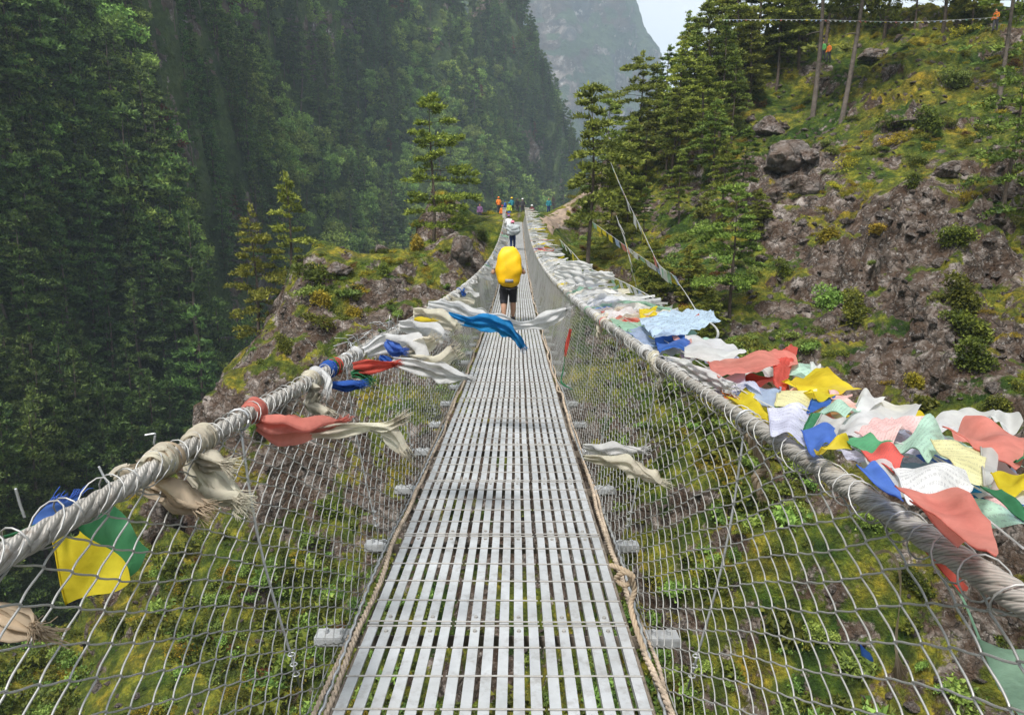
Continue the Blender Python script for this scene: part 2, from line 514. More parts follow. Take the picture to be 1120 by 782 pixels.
near_pts = crest_l + face_l + back_l + landing + crest_r + back_r + face_r + [
    (0, 14, -27), (-12, 12, -32), (12, 12, -22), (-30, 10, -40), (30, 8, -13), (50, 5, 0), (0, -2, -16), (-20, -4, -20), (20, -2, -8),
    (0, -9, -2), (-8, -10, -2), (8, -10, -1), (0, -22, 3), (-30, -20, -4), (40, -22, 14), (70, -15, 26), (70, 20, 22), (75, 45, 30), (80, 70, 38),
    (-60, 20, -62), (-60, 50, -62), (-50, -20, -30), (-60, 90, -70), (-20, 120, -62), (20, 140, -62), (60, 150, -50), (90, 110, 0)]
fz = rbf_fit(near_pts, 2.5)
RES = 0.31
xs = np.arange(-64, 92, RES); ys = np.arange(-24, 146, RES)
GX, GY = np.meshgrid(xs, ys, indexing='ij')
GZ = fz(np.stack([GX.ravel(), GY.ravel()], -1)).reshape(GX.shape)
P = np.stack([GX, GY, GZ], -1)
dx = np.gradient(P, axis=0); dy = np.gradient(P, axis=1)
Nn = np.cross(dx, dy); Nn /= np.linalg.norm(Nn, axis=-1, keepdims=True)
# roughness: buttresses, ledges and broken rock, calmer on the trail and the landing
flat = np.exp(-((GX / 9) ** 2 + ((GY - 72) / 13) ** 2) ** 1.5)
rough = 1 - .93 * np.clip(flat * 1.6, 0, 1)
big = fbm(P / 9.0, 3, 3) * 1.5
rid = fbm(P / np.array([3.6, 3.6, 2.6]), 11, 4, True) * .62
led = np.abs(vnoise(P / np.array([5., 5., 1.6]), 31)) * .9
small = fbm(P / .9, 21, 2) * .16
cellw = np.clip(vnoise(P / 8.0, 77) * 2.2 + .2, 0, 1)           # where the rock breaks through
# where the photograph's rock faces are (photo pixel, world y, radius m, strength)
rocky = np.zeros_like(GX)
for px, py, Y, r, a in [(960, 300, 42, 8, .9), (930, 390, 37, 6, .9), (1010, 340, 37, 7, .7), (860, 190, 57, 6, .9), (880, 240, 51, 4, .8), (1090, 230, 45, 5, .7), (960, 140, 55, 3, .6),
                        (1000, 420, 32, 5, .6), (830, 370, 42, 5, .5), (500, 292, 57, 3.2, .9), (440, 345, 50, 4.5, .7), (430, 400, 46, 5, .6), (330, 400, 46, 5, .5), (250, 450, 44, 6, .8), (190, 520, 41, 6, .8),
                        (1000, 560, 25, 3.5, .6), (330, 500, 39, 4, .5), (160, 640, 38, 5, .6), (930, 720, 22, 2.5, .4), (600, 600, 38, 3, .4),
                        (670, 190, 76, 3, .6), (720, 380, 46, 4, .5)]:
    q = at(px, py, Y)
    rocky = np.maximum(rocky, a * np.exp(-(((GX - q.x) ** 2 + (GY - q.y) ** 2 + .5 * (GZ - q.z) ** 2) / r ** 2) ** 1.3))
rocky *= 1 + .35 * vnoise(P / 3.0, 88)
rocky = rocky * .72 * np.clip((GZ + 16) / 9, .25, 1)
cellw = np.clip(cellw * .6 + rocky, 0, 1.2)
w1, w2, wc = worley(P / np.array([2.6, 2.6, 1.7]) + .35 * fbm(P / 2.0, 5, 2)[..., None], 3)
v1, v2, vc = worley(P / np.array([1.05, 1.05, .75]) + .3 * fbm(P / .9, 6, 2)[..., None], 8)
block = wc * .75 - 1.1 * np.clip(.16 - (w2 - w1), 0, 1) * 2.2 + vc * .24 - .5 * np.clip(.2 - (v2 - v1), 0, 1)
disp = (big * .8 + cellw * (block + rid * .9 + led * 1.2) + small + fbm(P / 1.7, 51, 3, True) * .22 * (.4 + cellw)) * rough
P = P + Nn * disp[..., None]
_y = P[..., 1]; _l = -.06665 * _y + .0015247 * _y ** 2 - np.clip(.5 + (61 - _y) * .7, .5, 5) + np.maximum(np.abs(P[..., 0]) - 2.5, 0) * 1.3
P[..., 2] = np.where((_y < 61) & (_y > 2), np.minimum(P[..., 2], _l), P[..., 2])
tb = MB(); tb.sheet(P)
terrain = tb.build('rocky_hillside', M['ground']); tag(terrain, kind='structure')
ra = terrain.data.attributes.new('rocky', 'FLOAT', 'POINT'); ra.data.foreach_set('value', (rocky * .50 - .16 * np.clip((-7 - GZ) / 5, 0, 1) - .16 * np.clip((GZ - 4) / 6, 0, 1)).astype(np.float32).ravel())
TV = P.reshape(-1, 3)
a_, b_ = P.shape[:2]
ii = np.arange(a_ - 1)[:, None]; jj = np.arange(b_ - 1)[None, :]
TQ = np.stack([ii * b_ + jj, ii * b_ + jj + 1, (ii + 1) * b_ + jj + 1, (ii + 1) * b_ + jj], -1).reshape(-1, 4)
bvh = BVHTree.FromPolygons(TV.tolist(), TQ.tolist())
GN_ = np.cross(np.gradient(P, axis=0), np.gradient(P, axis=1)); GN_ /= np.linalg.norm(GN_, axis=-1, keepdims=True)


def hit(px, py):
    d = ray(px, py).normalized()
    h = bvh.ray_cast(CAM, d, 400)
    return h[0], h[1]


def ground(x, y):
    h = bvh.ray_cast(Vector((x, y, 200)), Vector((0, 0, -1)), 500)
    return h[0] if h[0] is not None else Vector((x, y, -60))


# great slope across the valley
left = PT([(-250, -100, 95), (-250, 150, 88), (-250, 400, 78), (-250, 650, 66),
           (-120, -80, 112), (0, 0, 118), (0, -150, 135), (0, 150, 108), (0, 300, 98), (0, 450, 88), (0, 620, 74),
           (100, 0, 142), (100, -150, 165), (100, 150, 130), (100, 300, 118), (100, 450, 104), (110, 580, 90),
           (190, -60, 185), (200, 100, 168), (200, 220, 150), (205, 330, 138), (170, 460, 114),
           (270, 0, 245), (275, 120, 225), (262, 230, 200), (240, 330, 175), (225, 420, 150),
           (350, -120, 340), (350, 0, 305), (350, 110, 275), (340, 220, 240), (320, 300, 215),
           (450, -120, 430), (450, 0, 400), (450, 120, 360), (440, 220, 310), (420, 300, 260),
           (530, -80, 500), (530, 0, 480), (535, 110, 440), (530, 200, 370), (500, 250, 310),
           (551, 0, 520), (575, 78, 535), (610, 149, 560), (622, 185, 580), (600, 210, 470), (570, 235, 390), (620, 235, 430)])
sil = PT([(551, -90, 520), (551, 0, 520), (575, 78, 535), (610, 149, 560), (622, 185, 580)])
left += [(p[0] + 35, p[1] + 90, p[2] - 60) for p in sil] + [(p[0] + 90, p[1] + 210, p[2] - 170) for p in sil]
left += [(-90, 300, 230), (-200, 420, 300), (-330, 300, 330), (-250, 150, 230), (-200, 40, 120), (-330, 60, 260), (-400, -80, 260), (-200, -80, 90), (-120, -150, -40)]
left += [(-45, 30, -75), (-45, 70, -78), (-20, 110, -80), (20, 150, -84), (60, 190, -84), (80, 280, -84), (0, 0, -70), (40, 40, -70), (100, 100, -70), (60, -60, -60), (0, -150, -70),
         (150, 350, -84), (160, 600, -90), (200, 900, -90), (350, 500, -60), (420, 900, -40), (260, 250, -40), (500, 200, 20), (300, 0, -20), (500, -150, 40), (-60, 900, 100), (-300, 900, 380)]
fz2 = rbf_fit(left, 12)
xs2 = np.arange(-430, 560, 4.0); ys2 = np.arange(-160, 980, 4.0)
X2, Y2 = np.meshgrid(xs2, ys2, indexing='ij')
Z2 = fz2(np.stack([X2.ravel(), Y2.ravel()], -1)).reshape(X2.shape)
# the ridge end: it comes down to the valley mouth on the right
_e = [(p, at(p[0], p[1], 500)) for p in [(440, -420), (500, -260), (540, -120), (551, 0), (575, 78), (610, 149), (622, 185), (636, 206), (665, 222), (720, 234), (800, 244), (1100, 262)]]
_ea = np.array([q.x / 500 for _, q in _e]); _ez = np.array([(q.z - 1.5) / 500 for _, q in _e])
lim = np.interp(X2 / np.maximum(Y2, 1), _ea, _ez) * Y2 + 1.5
wgt = np.clip((Y2 - 240) / 120, 0, 1)
Z2 = Z2 * (1 - wgt) + np.minimum(Z2, lim - np.clip((Y2 - 540) * .35, 0, 200)) * wgt
P2 = np.stack([X2, Y2, Z2], -1)
N2 = np.cross(np.gradient(P2, axis=0), np.gradient(P2, axis=1)); N2 /= np.linalg.norm(N2, axis=-1, keepdims=True)
d2 = np.hypot(X2, Y2)
amp = np.clip((d2 - 60) / 200, .15, 1.0)
P2 = P2 + N2 * ((fbm(P2 / 70., 5, 3) * 8 + fbm(P2 / 26., 8, 3, True) * 3.5) * amp + fbm(P2 / 9., 9, 2) * .8)[..., None]
# keep the valley below the near bank
mb2 = MB(); mb2.sheet(P2)
valley = mb2.build('mountain_slope', M['mountain']); tag(valley, kind='structure')
a2, b2 = P2.shape[:2]
ii = np.arange(a2 - 1)[:, None]; jj = np.arange(b2 - 1)[None, :]
VQ = np.stack([ii * b2 + jj, ii * b2 + jj + 1, (ii + 1) * b2 + jj + 1, (ii + 1) * b2 + jj], -1).reshape(-1, 4)
bvh2 = BVHTree.FromPolygons(P2.reshape(-1, 3).tolist(), VQ.tolist())
N2b = np.cross(np.gradient(P2, axis=0), np.gradient(P2, axis=1)); N2b /= np.linalg.norm(N2b, axis=-1, keepdims=True)

# distant rock wall: columns rise from the valley to a crest, then fall away behind
WK = 1.5
wall_top = [(380, -260, 1150), (480, -210, 1150), (560, -170, 1130), (620, -120, 1110), (660, -60, 1100), (676, -5, 1095), (689, 18, 1095), (698, 38, 1095),
            (703, 60, 1100), (708, 95, 1110), (722, 130, 1130), (752, 165, 1160), (800, 200, 1200), (900, 222, 1260), (1100, 232, 1350)]
cols = []
wt = np.array([tuple(at(p[0], p[1], p[2] * WK)) for p in wall_top])
tt = np.linspace(0, len(wt) - 1, 260)
top = np.stack([np.interp(tt, np.arange(len(wt)), wt[:, k]) for k in range(3)], -1)
foot = top.copy(); foot[:, 2] = -140; foot[:, 1] -= 480 * np.clip((top[:, 2] + 140) / 500, .15, 1.2); foot[:, 0] -= 30
s_ = np.linspace(0, 1, 130)[None, :, None]
front = foot[:, None, :] * (1 - s_) + top[:, None, :] * s_
front[..., 1] += 90 * np.sin(s_[..., 0] * math.pi) * .6                     # steeper upper face
backc = np.stack([top + np.array([k * 9., k * 35., -k * k * 9. - 3 * k]) for k in range(1, 14)], 1)
W3 = np.concatenate([front, backc], 1)
N3 = np.cross(np.gradient(W3, axis=0), np.gradient(W3, axis=1)); N3 /= np.linalg.norm(N3, axis=-1, keepdims=True) + 1e-9
W3 = W3 + N3 * (fbm(W3 / np.array([190., 190., 300.]), 41, 5, True) * 30 + fbm(W3 / 40., 45, 3) * 6)[..., None]
wb = MB(); wb.sheet(W3)
tag(wb.build('distant_mountain', M['cliff']), kind='structure')

# far trail seen low on the distant slope, and the dirt trail leaving the bridge
tr = MB()
pp = []
for px, py in [(596, 243), (606, 236), (616, 228), (627, 220), (640, 210), (652, 198), (664, 186)]:
    h, n = hit(px, py + 4)
    if h is not None and h.y < 100: pp.append(h)
if len(pp) > 2:
    A = np.array([tuple(p) for p in pp])
    k = np.linspace(0, len(A) - 1, 40)
    c = np.stack([np.interp(k, np.arange(len(A)), A[:, i]) for i in range(3)], -1)
    rows = []
    for q in c:
        row = []
        for o in np.linspace(-.8, .8, 9):
            g = ground(q[0] + o * .8, q[1] - o * .7)
            row.append((g.x, g.y, g.z + .05 - .05 * abs(o) + .05 * float(vnoise(np.array([[g.x * 2, g.y * 2, 0]]), 3)[0])))
        rows.append(row)
    tr.sheet(np.array(rows)); tag(tr.build('trail', M['trail']), kind='structure')
bvhw = BVHTree.FromPolygons(W3.reshape(-1, 3).tolist(), [(i * W3.shape[1] + j, i * W3.shape[1] + j + 1, (i + 1) * W3.shape[1] + j + 1, (i + 1) * W3.shape[1] + j) for i in range(W3.shape[0] - 1) for j in range(W3.shape[1] - 1)])
def far_hit(px, py):
    d = ray(px, py).normalized(); a = [b_.ray_cast(CAM, d, 6000)[0] for b_ in (bvh2, bvhw)]
    a = [q for q in a if q is not None]
    return min(a, key=lambda q: (q - CAM).length) if a else None
A = [far_hit(*q) for q in [(663, 151), (669, 152), (675, 155), (678, 159)]]
if all(q is not None for q in A):
    A = np.array([tuple(q) for q in A]); k = np.linspace(0, 3, 24)
    c = np.stack([np.interp(k, np.arange(4), A[:, i]) for i in range(3)], -1); L_ = np.linalg.norm(c[0]) / 755
    m = MB(); m.tube(c * .995, 1.3 * L_, 6); tag(m.build('path', M['trail']), kind='structure')
#PART3
# ------------------------------------------------------------------ suspension bridge
YB0, YB1 = -1.25, 62.75
W, XR, RH = 1.149, 0.87, 1.036


def dz(y): return -.06665 * y + .0015247 * y * y


def rail(s, y):
    y = np.asarray(y, float)
    return np.stack([s * (XR + 0 * y), y, dz(y) + RH], -1)


bridge = empty('suspension_bridge', (0, 0, 0))
tag(bridge, 'long sagging footbridge with slatted steel deck, wire mesh sides and twisted cables', 'bridge')

# deck panels, one metre each: strips, cross rods, bolts
def panel_mesh():
    m = MB(); b = MB()
    for p in range(3):
        x0 = -W / 2 + p * W / 3
        for k in range(6):
            xc = x0 + .0335 + k * .0632
            hw = .0205
            m.box((xc, .5, -.006), (hw, .494, .005))
            m.box((xc - hw + .002, .5, -.018), (.002, .494, .0085))
        for k in range(5):
            y = .012 + k * .2 if k else .018
            m.tube([(x0 + .006, y, .0015), (x0 + .19, y + .001, .0022), (x0 + W / 3 - .006, y, .0015)], .0036, 6, mat=1)
        m.tube([(x0 + .006, .985, .0015), (x0 + W / 3 - .006, .985, .0015)], .0036, 6, mat=1)
        for k in (1, 4):
            for y in (.058, .942):
                xc = x0 + .0335 + k * .0632
                a = np.arange(8) * math.pi / 4
                v = [(xc + .009 * math.cos(t), y + .009 * math.sin(t), -.001) for t in a] + [(xc + .008 * math.cos(t), y + .008 * math.sin(t), .007) for t in a]
                q = [[i, (i + 1) % 8, 8 + (i + 1) % 8, 8 + i] for i in range(8)]
                m.add(v, q, [[8, 8 + i, 9 + i] for i in range(1, 7)], 1)
    return m.mesh('deck_panel', [M['deck'], M['bolt']], False), None


pm, bm_ = panel_mesh()
JY0 = 2.752
j0 = JY0 - 4
k = 0
y = j0
cb = MB()
cb.box((0, 0, -.082), (.79, .003, .028), mat=1)
for s in (-1, 1): cb.box((s * .725, 0, -.0475), (.07, .040, .003)); cb.box((s * .725, -.0385, -.066), (.07, .003, .0155))
for s in (-1, 1):
    for q in (.69, .755):
        cb.tube([(s * q, 0, -.044), (s * q, 0, -.026)], .011, 6); cb.tube([(s * q, .022, -.044), (s * q, .022, -.034)], .008, 6)
cbm = cb.mesh('cross_beam', [M['deck'], M['cable_low']], False)
while y < YB1 - .6:
    z0, z1 = dz(y), dz(y + 1)
    o = bpy.data.objects.new('deck_panel', pm); COL.objects.link(o); o.parent = bridge
    o.location = (rnd.uniform(-.004, .004), y, z0); o.rotation_euler = (math.atan(z1 - z0), rnd.uniform(-.004, .004), rnd.uniform(-.002, .002))
    c = bpy.data.objects.new('cross_beam', cbm); COL.objects.link(c); c.parent = bridge
    c.location = (0, y, z0 + .0); c.rotation_euler = (math.atan(dz(y + .5) - dz(y - .5)), 0, 0)
    y += 1

# handrail cables: six strands laid round a core
def cable(name, path, R, rs, lay, ns, mat_, parent, ylim=(YB0, YB1), near=11.0):
    m = MB()
    yy = np.concatenate([np.arange(ylim[0], near, .022), np.arange(near, ylim[1], .07)])
    c = path(yy)
    for k in range(ns):
        ph = 2 * math.pi * (yy / lay + k / ns)
        off = np.stack([np.cos(ph), 0 * yy, np.sin(ph)], -1) * R
        m.tube(c + off, rs, 7)
    m.tube(path(yy[::4]), R, 6)
    return m.build(name, mat_, parent)


wob = lambda y, s: .006 * np.sin(y * 1.3 + s) + .004 * np.sin(y * 3.1 + 2 * s)
for s in (-1, 1):
    cable('handrail_cable', lambda y, s=s: rail(s, y) + np.stack([wob(y, s), 0 * y, wob(y + 3, s)], -1), .0150, .0110, .34, 6, M['cable'], bridge)
for s in (-1, 1):
    for xo in (.50, .575):
        cable('walkway_cable', lambda y, s=s, xo=xo: np.stack([s * xo + 0 * y, y, dz(y) - .052 + 0 * y], -1), .010, .0075, .3, 5, M['cable_low'], bridge, near=4)
# hemp rope laced along each deck edge
for s in (-1, 1):
    m = MB()
    yy = np.arange(.6, YB1, .03)
    for k in range(3):
        ph = 2 * math.pi * (yy / .11 + k / 3)
        base = np.stack([s * (.612 + .022 * vnoise(np.stack([yy * 1.9, 0 * yy, 0 * yy + s], -1), 8)), yy, dz(yy) - .02 + .035 * vnoise(np.stack([yy * 1.4, 0 * yy + 5, 0 * yy + s], -1), 9)], -1)
        m.tube(base + np.stack([np.cos(ph), 0 * yy, np.sin(ph)], -1) * .0085, .0078, 5)
    m.build('edge_rope', M['rope'], bridge)
    m = MB()
    base = np.stack([s * (.645 + .02 * vnoise(np.stack([yy * 1.5, 0 * yy + 2, 0 * yy + s], -1), 12)), yy, dz(yy) - .045 + .03 * vnoise(np.stack([yy * 1.7, 0 * yy + 7, 0 * yy + s], -1), 13)], -1)
    for k in range(3):
        ph = 2 * math.pi * (yy / .09 + k / 3)
        m.tube(base + np.stack([np.cos(ph), 0 * yy, np.sin(ph)], -1) * .006, .0058, 5)
    m.build('edge_rope', M['rope'], bridge)
    m = MB()
    base = np.stack([s * (.64 + .02 * np.sin(yy * 1.7 + 1)), yy, dz(yy) - .03 + .025 * np.sin(yy * 2.3 + 1)], -1)
    m.tube(base + .004 * np.stack([np.sin(yy * 60), 0 * yy, np.cos(yy * 60)], -1), .008, 5)
    m.build('lower_wire', M['rod'], bridge)

# hangers
nh = 0
for y in np.arange(2.28 - 3, YB1 - .4, 1.5):
    if y < .3: continue
    for s in (-1, 1):
        m = MB()
        top = rail(s, y); bot = np.array([s * .735, y + .04, dz(y) - .03])
        t = np.linspace(0, 1, 9)[:, None]
        pts = top * (1 - t) + bot * t + np.array([0, .012, 0]) * np.sin(t * 6 + y) + np.array([s * .02, 0, 0]) * np.sin(t * math.pi)
        m.tube(pts, .0048, 6)
        a = np.linspace(0, 2 * math.pi, 15)
        m.tube(np.stack([top[0] + .036 * np.cos(a), top[1] + .004 * np.sin(a * 2), top[2] + .036 * np.sin(a)], -1), .0045, 5)
        for u in (.86, .9, .94):                                  # turns of binding wire
            q = top * (1 - u) + bot * u
            m.tube(np.stack([q[0] + .012 * np.cos(a), q[1] + .012 * np.sin(a), q[2] + 0 * a], -1), .003, 4)
        m.build('hanger', M['rod'], bridge); nh += 1

# chain-link mesh down each side
PX, ROWS = .078, 26
def netpos(s, y, v):
    y = np.asarray(y); v = np.asarray(v)
    b = .035 * np.sin(v * math.pi) * (1 + .6 * np.sin(y * 1.1 + s)) + .007 * vnoise(np.stack([y * 1.7, v * 4, 0 * y + s * 9], -1), 5)
    x = s * (XR - .005 - (XR - .665) * v ** 1.1 + b)
    yy = y + .011 * vnoise(np.stack([y * .9, v * 3, 0 * y + 4 + s], -1), 6) + .025 * np.sin(v * 3.1) * np.sin(y * .7 + s)
    zt = dz(y) + RH - .004 - .012 * np.sin(y * 9); zb = dz(y) - .055
    return np.stack([x, yy, zt * (1 - v) + zb * v], -1)


nd = np.array([1., 0, 0])
for s in (-1, 1):
    m = MB()
    K = int((YB1 - .25) / PX)
    for k in range(K):
        y0 = .30 + k * PX
        near = y0 < 9
        sub = 8 if y0 < 5 else (4 if near else 2)
        tt_ = np.linspace(0, ROWS, ROWS * sub + 1)
        ph = (tt_ + k) % 2
        tri = np.where(ph < 1, 1 - 2 * ph, 2 * ph - 3)             # +1 .. -1 zigzag
        zz = tri * .5
        if near:
            zz = np.clip(np.sign(tri) * np.abs(tri) ** .88 * .56, -.535, .535)
        yv = y0 + zz * PX
        pts = netpos(s, yv, tt_ / ROWS)
        if near:
            pts[:, 0] += s * .0035 * np.sin(tt_ * math.pi + k * math.pi)
        r = .0025 if y0 < 4 else (.0027 if near else .0033)
        m.tube(pts, r, 5 if y0 < 5 else (4 if near else 3), caps=False, ref=(1, 0, 0))
        if y0 < 16:                                               # selvedge loop round the cable
            a = np.linspace(-.4, 2 * math.pi + .3, 16)
            sk = rnd.uniform(-.02, .05)
            c = rail(s, y0)
            rr = .0345 + rnd.uniform(0, .007)
            m.tube(np.stack([c[0] + rr * np.cos(a), c[1] + sk * np.sin(a) + .055 * (a / 6.3 - .5), c[2] - .003 + rr * np.sin(a)], -1), .0020, 5)
    # tie wires running along the mesh
    for v in (.985,):
        yy = np.arange(.3, YB1, .05)
        m.tube(netpos(s, yy, np.full(len(yy), v)), .0028, 4)
    m.build('wire_mesh', M['net'], bridge)
# loose twisted ends of binding wire
def bent_wire(pts, r=.0028, name='wire_end'):
    m = MB(); A = np.array([tuple(p) for p in pts]); k = np.linspace(0, len(A) - 1, 24)
    m.tube(np.stack([np.interp(k, np.arange(len(A)), A[:, i]) for i in range(3)], -1), r, 6)
    m.build(name, M['rod'], bridge)
bent_wire([at(27, 566, 1.37), at(22, 552, 1.37), at(17, 534, 1.37)])
bent_wire([at(118, 528, 1.6), at(112, 518, 1.6), at(108, 510, 1.6)])
bent_wire([at(176, 492, 2.0), at(168, 486, 1.98), at(170, 474, 1.98), at(158, 476, 1.97)], .003)
for i in range(26):
    y = rnd.uniform(3.9, 5.4); a = rnd.uniform(1.2, 2.9); L = rnd.uniform(.08, .26)
    p = rail(-1, y) + np.array([rnd.uniform(-.03, .02), 0, .03])
    q = p + np.array([math.cos(a) * L * .7, rnd.uniform(-.2, .05), math.sin(a) * L * .45])
    bent_wire([Vector(p), Vector((p + q) / 2 + np.array([0, 0, .03])), Vector(q)], .0022)
# end pylons and anchor on the far bank
for s in (-1, 1):
    m = MB(); m.box((s * 1.0, 63.1, dz(62.7) + .25), (.17, .2, .85)); m.box((s * 1.0, 63.1, dz(62.7) + 1.13), (.21, .24, .04))
    m.build('end_post', M['concrete'] if 'concrete' in M else M['bark_pale'], bridge, False)
# ------------------------------------------------------------------ vegetation
def leaf_tris(c, n, spread, size, out=None, up=.3, rg=rng, wr=.28):
    """n small pointed leaves round each centre c (m,3); out: preferred direction"""
    c = np.asarray(c, float); m = len(c)
    C = np.repeat(c, n, 0) + rg.normal(size=(m * n, 3)) * spread
    d = rg.normal(size=(m * n, 3)); d /= np.linalg.norm(d, axis=1, keepdims=True)
    if out is not None:
        d = d * .75 + np.repeat(out, n, 0)
    d[:, 2] += up
    d /= np.linalg.norm(d, axis=1, keepdims=True)
    s = rg.normal(size=(m * n, 3)); s -= (s * d).sum(1, keepdims=True) * d; s /= np.linalg.norm(s, axis=1, keepdims=True)
    L = size * rg.uniform(.6, 1.3, (m * n, 1))
    a = C - s * L * wr; b = C + s * L * wr; t = C + d * L
    v = np.stack([a, b, t], 1).reshape(-1, 3)
    return v, np.arange(m * n * 3).reshape(-1, 3)


def conifer_meshes(name, H, seed, base=.25, width=.20, gap=.55, nb=5, dens=1.0, leaf=.30, leafmat='needle', barkmat='bark', droop=.15, padn=7, dead=.25, shape=.8, lean=0.0, wr=.28, jit=.38):
    rg = np.random.default_rng(seed)
    tb = MB(); cb_ = MB()
    zz = np.concatenate([[-2.2], np.linspace(-.8, H, 14)])
    bx = lean * np.maximum(zz / H, 0) ** 1.6 * H + .012 * H * np.sin(zz * 1.3 / H * 5 + seed) * .6; by = .010 * H * np.sin(zz / H * 6 + seed * 2)
    tr_r = (.0075 if name == 'tall_bare' else .0105) * H + .04
    tb.tube(np.stack([bx, by, zz], -1), tr_r * np.clip(1 - zz / H, 0.03, 1.1) ** .8, 8)
    ax = lambda z: np.array([np.interp(z, zz, bx), np.interp(z, zz, by), z])
    z = H * base * (.5 if dead else 1)
    cs = []; outs = []
    while z < H * .985:
        u = (z / H - base) / (1 - base)
        bare = u < 0
        n = nb if not bare else 2
        a0 = rg.uniform(0, 6.28)
        for k in range(n):
            if rg.random() < (.18 if not bare else .4): continue
            a = a0 + k * 6.283 / n + rg.normal() * .35
            prof = max(.0, 1 - u) ** shape * (.55 + .45 * min(1, max(u, 0) / .22)) if not bare else .45
            L = H * width * prof * rg.uniform(.4, 1.35) * (1 + .3 * math.cos(a - seed)) + .18
            up = .28 * u + rg.normal() * .10
            t = np.linspace(0, 1, 6)
            dirh = np.array([math.cos(a), math.sin(a), 0])
            jz = rg.normal() * gap * jit; zb = min(z + jz, H * .99)
            p = ax(zb) + np.outer(t * L, dirh); p[:, 2] += L * (up * t - droop * t * t * 1.4)
            tb.tube(p, (.010 * H * .28 * (1 - u * .7) * (1 - t * .85) + .006), 4, caps=False)
            if bare and rg.random() < .85: continue
            m = max(2, int(L / (.30 * leaf / .3) * dens))
            tt = rg.uniform(.30, 1.03, m * 2) ** .8
            side = np.array([-math.sin(a), math.cos(a), 0])
            c = ax(zb) + np.outer(tt * L, dirh); c[:, 2] += L * (up * tt - droop * tt * tt * 1.4)
            wdt = L * .34 * np.sin(np.clip(tt, 0, 1) * 2.6 + .3)
            c += np.outer(rg.uniform(-1, 1, m * 2) * wdt, side)
            c[:, 2] += rg.normal(size=m * 2) * .05 * L * .4
            cs.append(c); outs.append(np.tile(dirh * .7, (m * 2, 1)))
        z += gap * rg.uniform(.7, 1.35) * (1.15 - .45 * max(u, 0))
    tp = ax(H)[None] + np.array([[0, 0, -.1], [0, 0, -.3], [0, 0, .05], [0, 0, -.5]]); cs.append(tp); outs.append(np.tile([0, 0, 1.], (4, 1)))
    c = np.concatenate(cs); o = np.concatenate(outs)
    v, t = leaf_tris(c, padn, [leaf * .48, leaf * .48, leaf * .24], leaf, o, .35, rg, wr)
    cb_.add(v, None, t)
    return tb.mesh(name + '_trunk', M[barkmat], True), cb_.mesh(name + '_crown', M[leafmat], False)


def broad_meshes(name, H, seed, leaf=.35, n=900, leafmat='broad', w=.38):
    rg = np.random.default_rng(seed); tb = MB(); cb_ = MB()
    tb.tube([(0, 0, -.5), (.1, 0, H * .25), (.05, .1, H * .6)], [.05 * H * .4, .03 * H * .4, .02], 6)
    cl = []
    for k in range(9):
        a = rg.uniform(0, 6.28); rr = H * w * rg.uniform(.2, .8); z = H * rg.uniform(.35, .9)
        e = np.array([rr * math.cos(a), rr * math.sin(a), z]); tb.tube([(0.05, 0, H * .25), e * .6 + np.array([0, 0, H * .1]), e], [.04, .025, .01], 4)
        q = rg.normal(size=(n // 9, 3)); q /= np.linalg.norm(q, axis=1, keepdims=True); q *= rg.uniform(.6, 1, (len(q), 1))
        cl.append(e + q * np.array([1, 1, .75]) * H * rg.uniform(.13, .22))
    v, t = leaf_tris(np.concatenate(cl), 3, leaf * .4, leaf, None, .2, rg, .4)
    cb_.add(v, None, t)
    return tb.mesh(name + '_trunk', M['bark'], True), cb_.mesh(name + '_crown', M[leafmat], False)


def shrub_mesh(name, seed, n=260, leaf=.10, flatn=.55, m_='shrub', lobes=5, wr=.35):
    rg = np.random.default_rng(seed); cb_ = MB(); cl = []
    for k in range(lobes):
        a = rg.uniform(0, 6.28); r0 = rg.uniform(.0, .55); R = rg.uniform(.35, .6)
        q = rg.normal(size=(n // lobes, 3)); q /= np.linalg.norm(q, axis=1, keepdims=True); q[:, 2] = np.abs(q[:, 2]); q *= rg.uniform(.55, 1, (len(q), 1))
        cl.append(np.array([r0 * math.cos(a), r0 * math.sin(a), -.05]) + q * R * np.array([1, 1, flatn * 1.6]))
    c = np.concatenate(cl)
    v, t = leaf_tris(c, 4, leaf * .6, leaf, None, .5, rg, wr); cb_.add(v, None, t)
    return cb_.mesh(name, M[m_], False)


def rock_mesh(name, seed, m_, sub=3, sc=(1, 1, .7), rgh=.35):
    import bmesh
    bm = bmesh.new(); bmesh.ops.create_icosphere(bm, subdivisions=sub, radius=1)
    V = np.array([v.co[:] for v in bm.verts])
    n = fbm(V * 1.1 + seed * 7.7, seed, 4)
    # facet the stone with a few random planes
    rg = np.random.default_rng(seed)
    r = np.ones(len(V))
    for k in range(17):
        d = rg.normal(size=3); d /= np.linalg.norm(d); h = rg.uniform(.42, .80); dd = V @ d
        r = np.where(dd * r > h, h / np.maximum(dd, 1e-3), r)
    V = V * (r + n * rgh * .22)[:, None] * np.array(sc)
    for v, c in zip(bm.verts, V): v.co = c
    me = bpy.data.meshes.new(name); bm.to_mesh(me); bm.free(); me.materials.append(M[m_])
    me.polygons.foreach_set('use_smooth', [False] * len(me.polygons))
    return me


def place(pair, loc, label, group=None, name='conifer_tree', cat='tree', rz=0.0, sc=1.0, tilt=(0, 0), names=('trunk', 'crown')):
    r = empty(name, loc, rz); r.scale = (sc, sc, sc)
    r.rotation_euler = (tilt[0], tilt[1], rz)
    tag(r, label, cat, group)
    for me, nm in zip(pair, names):
        o = bpy.data.objects.new(nm, me); COL.objects.link(o); o.parent = r
    return r


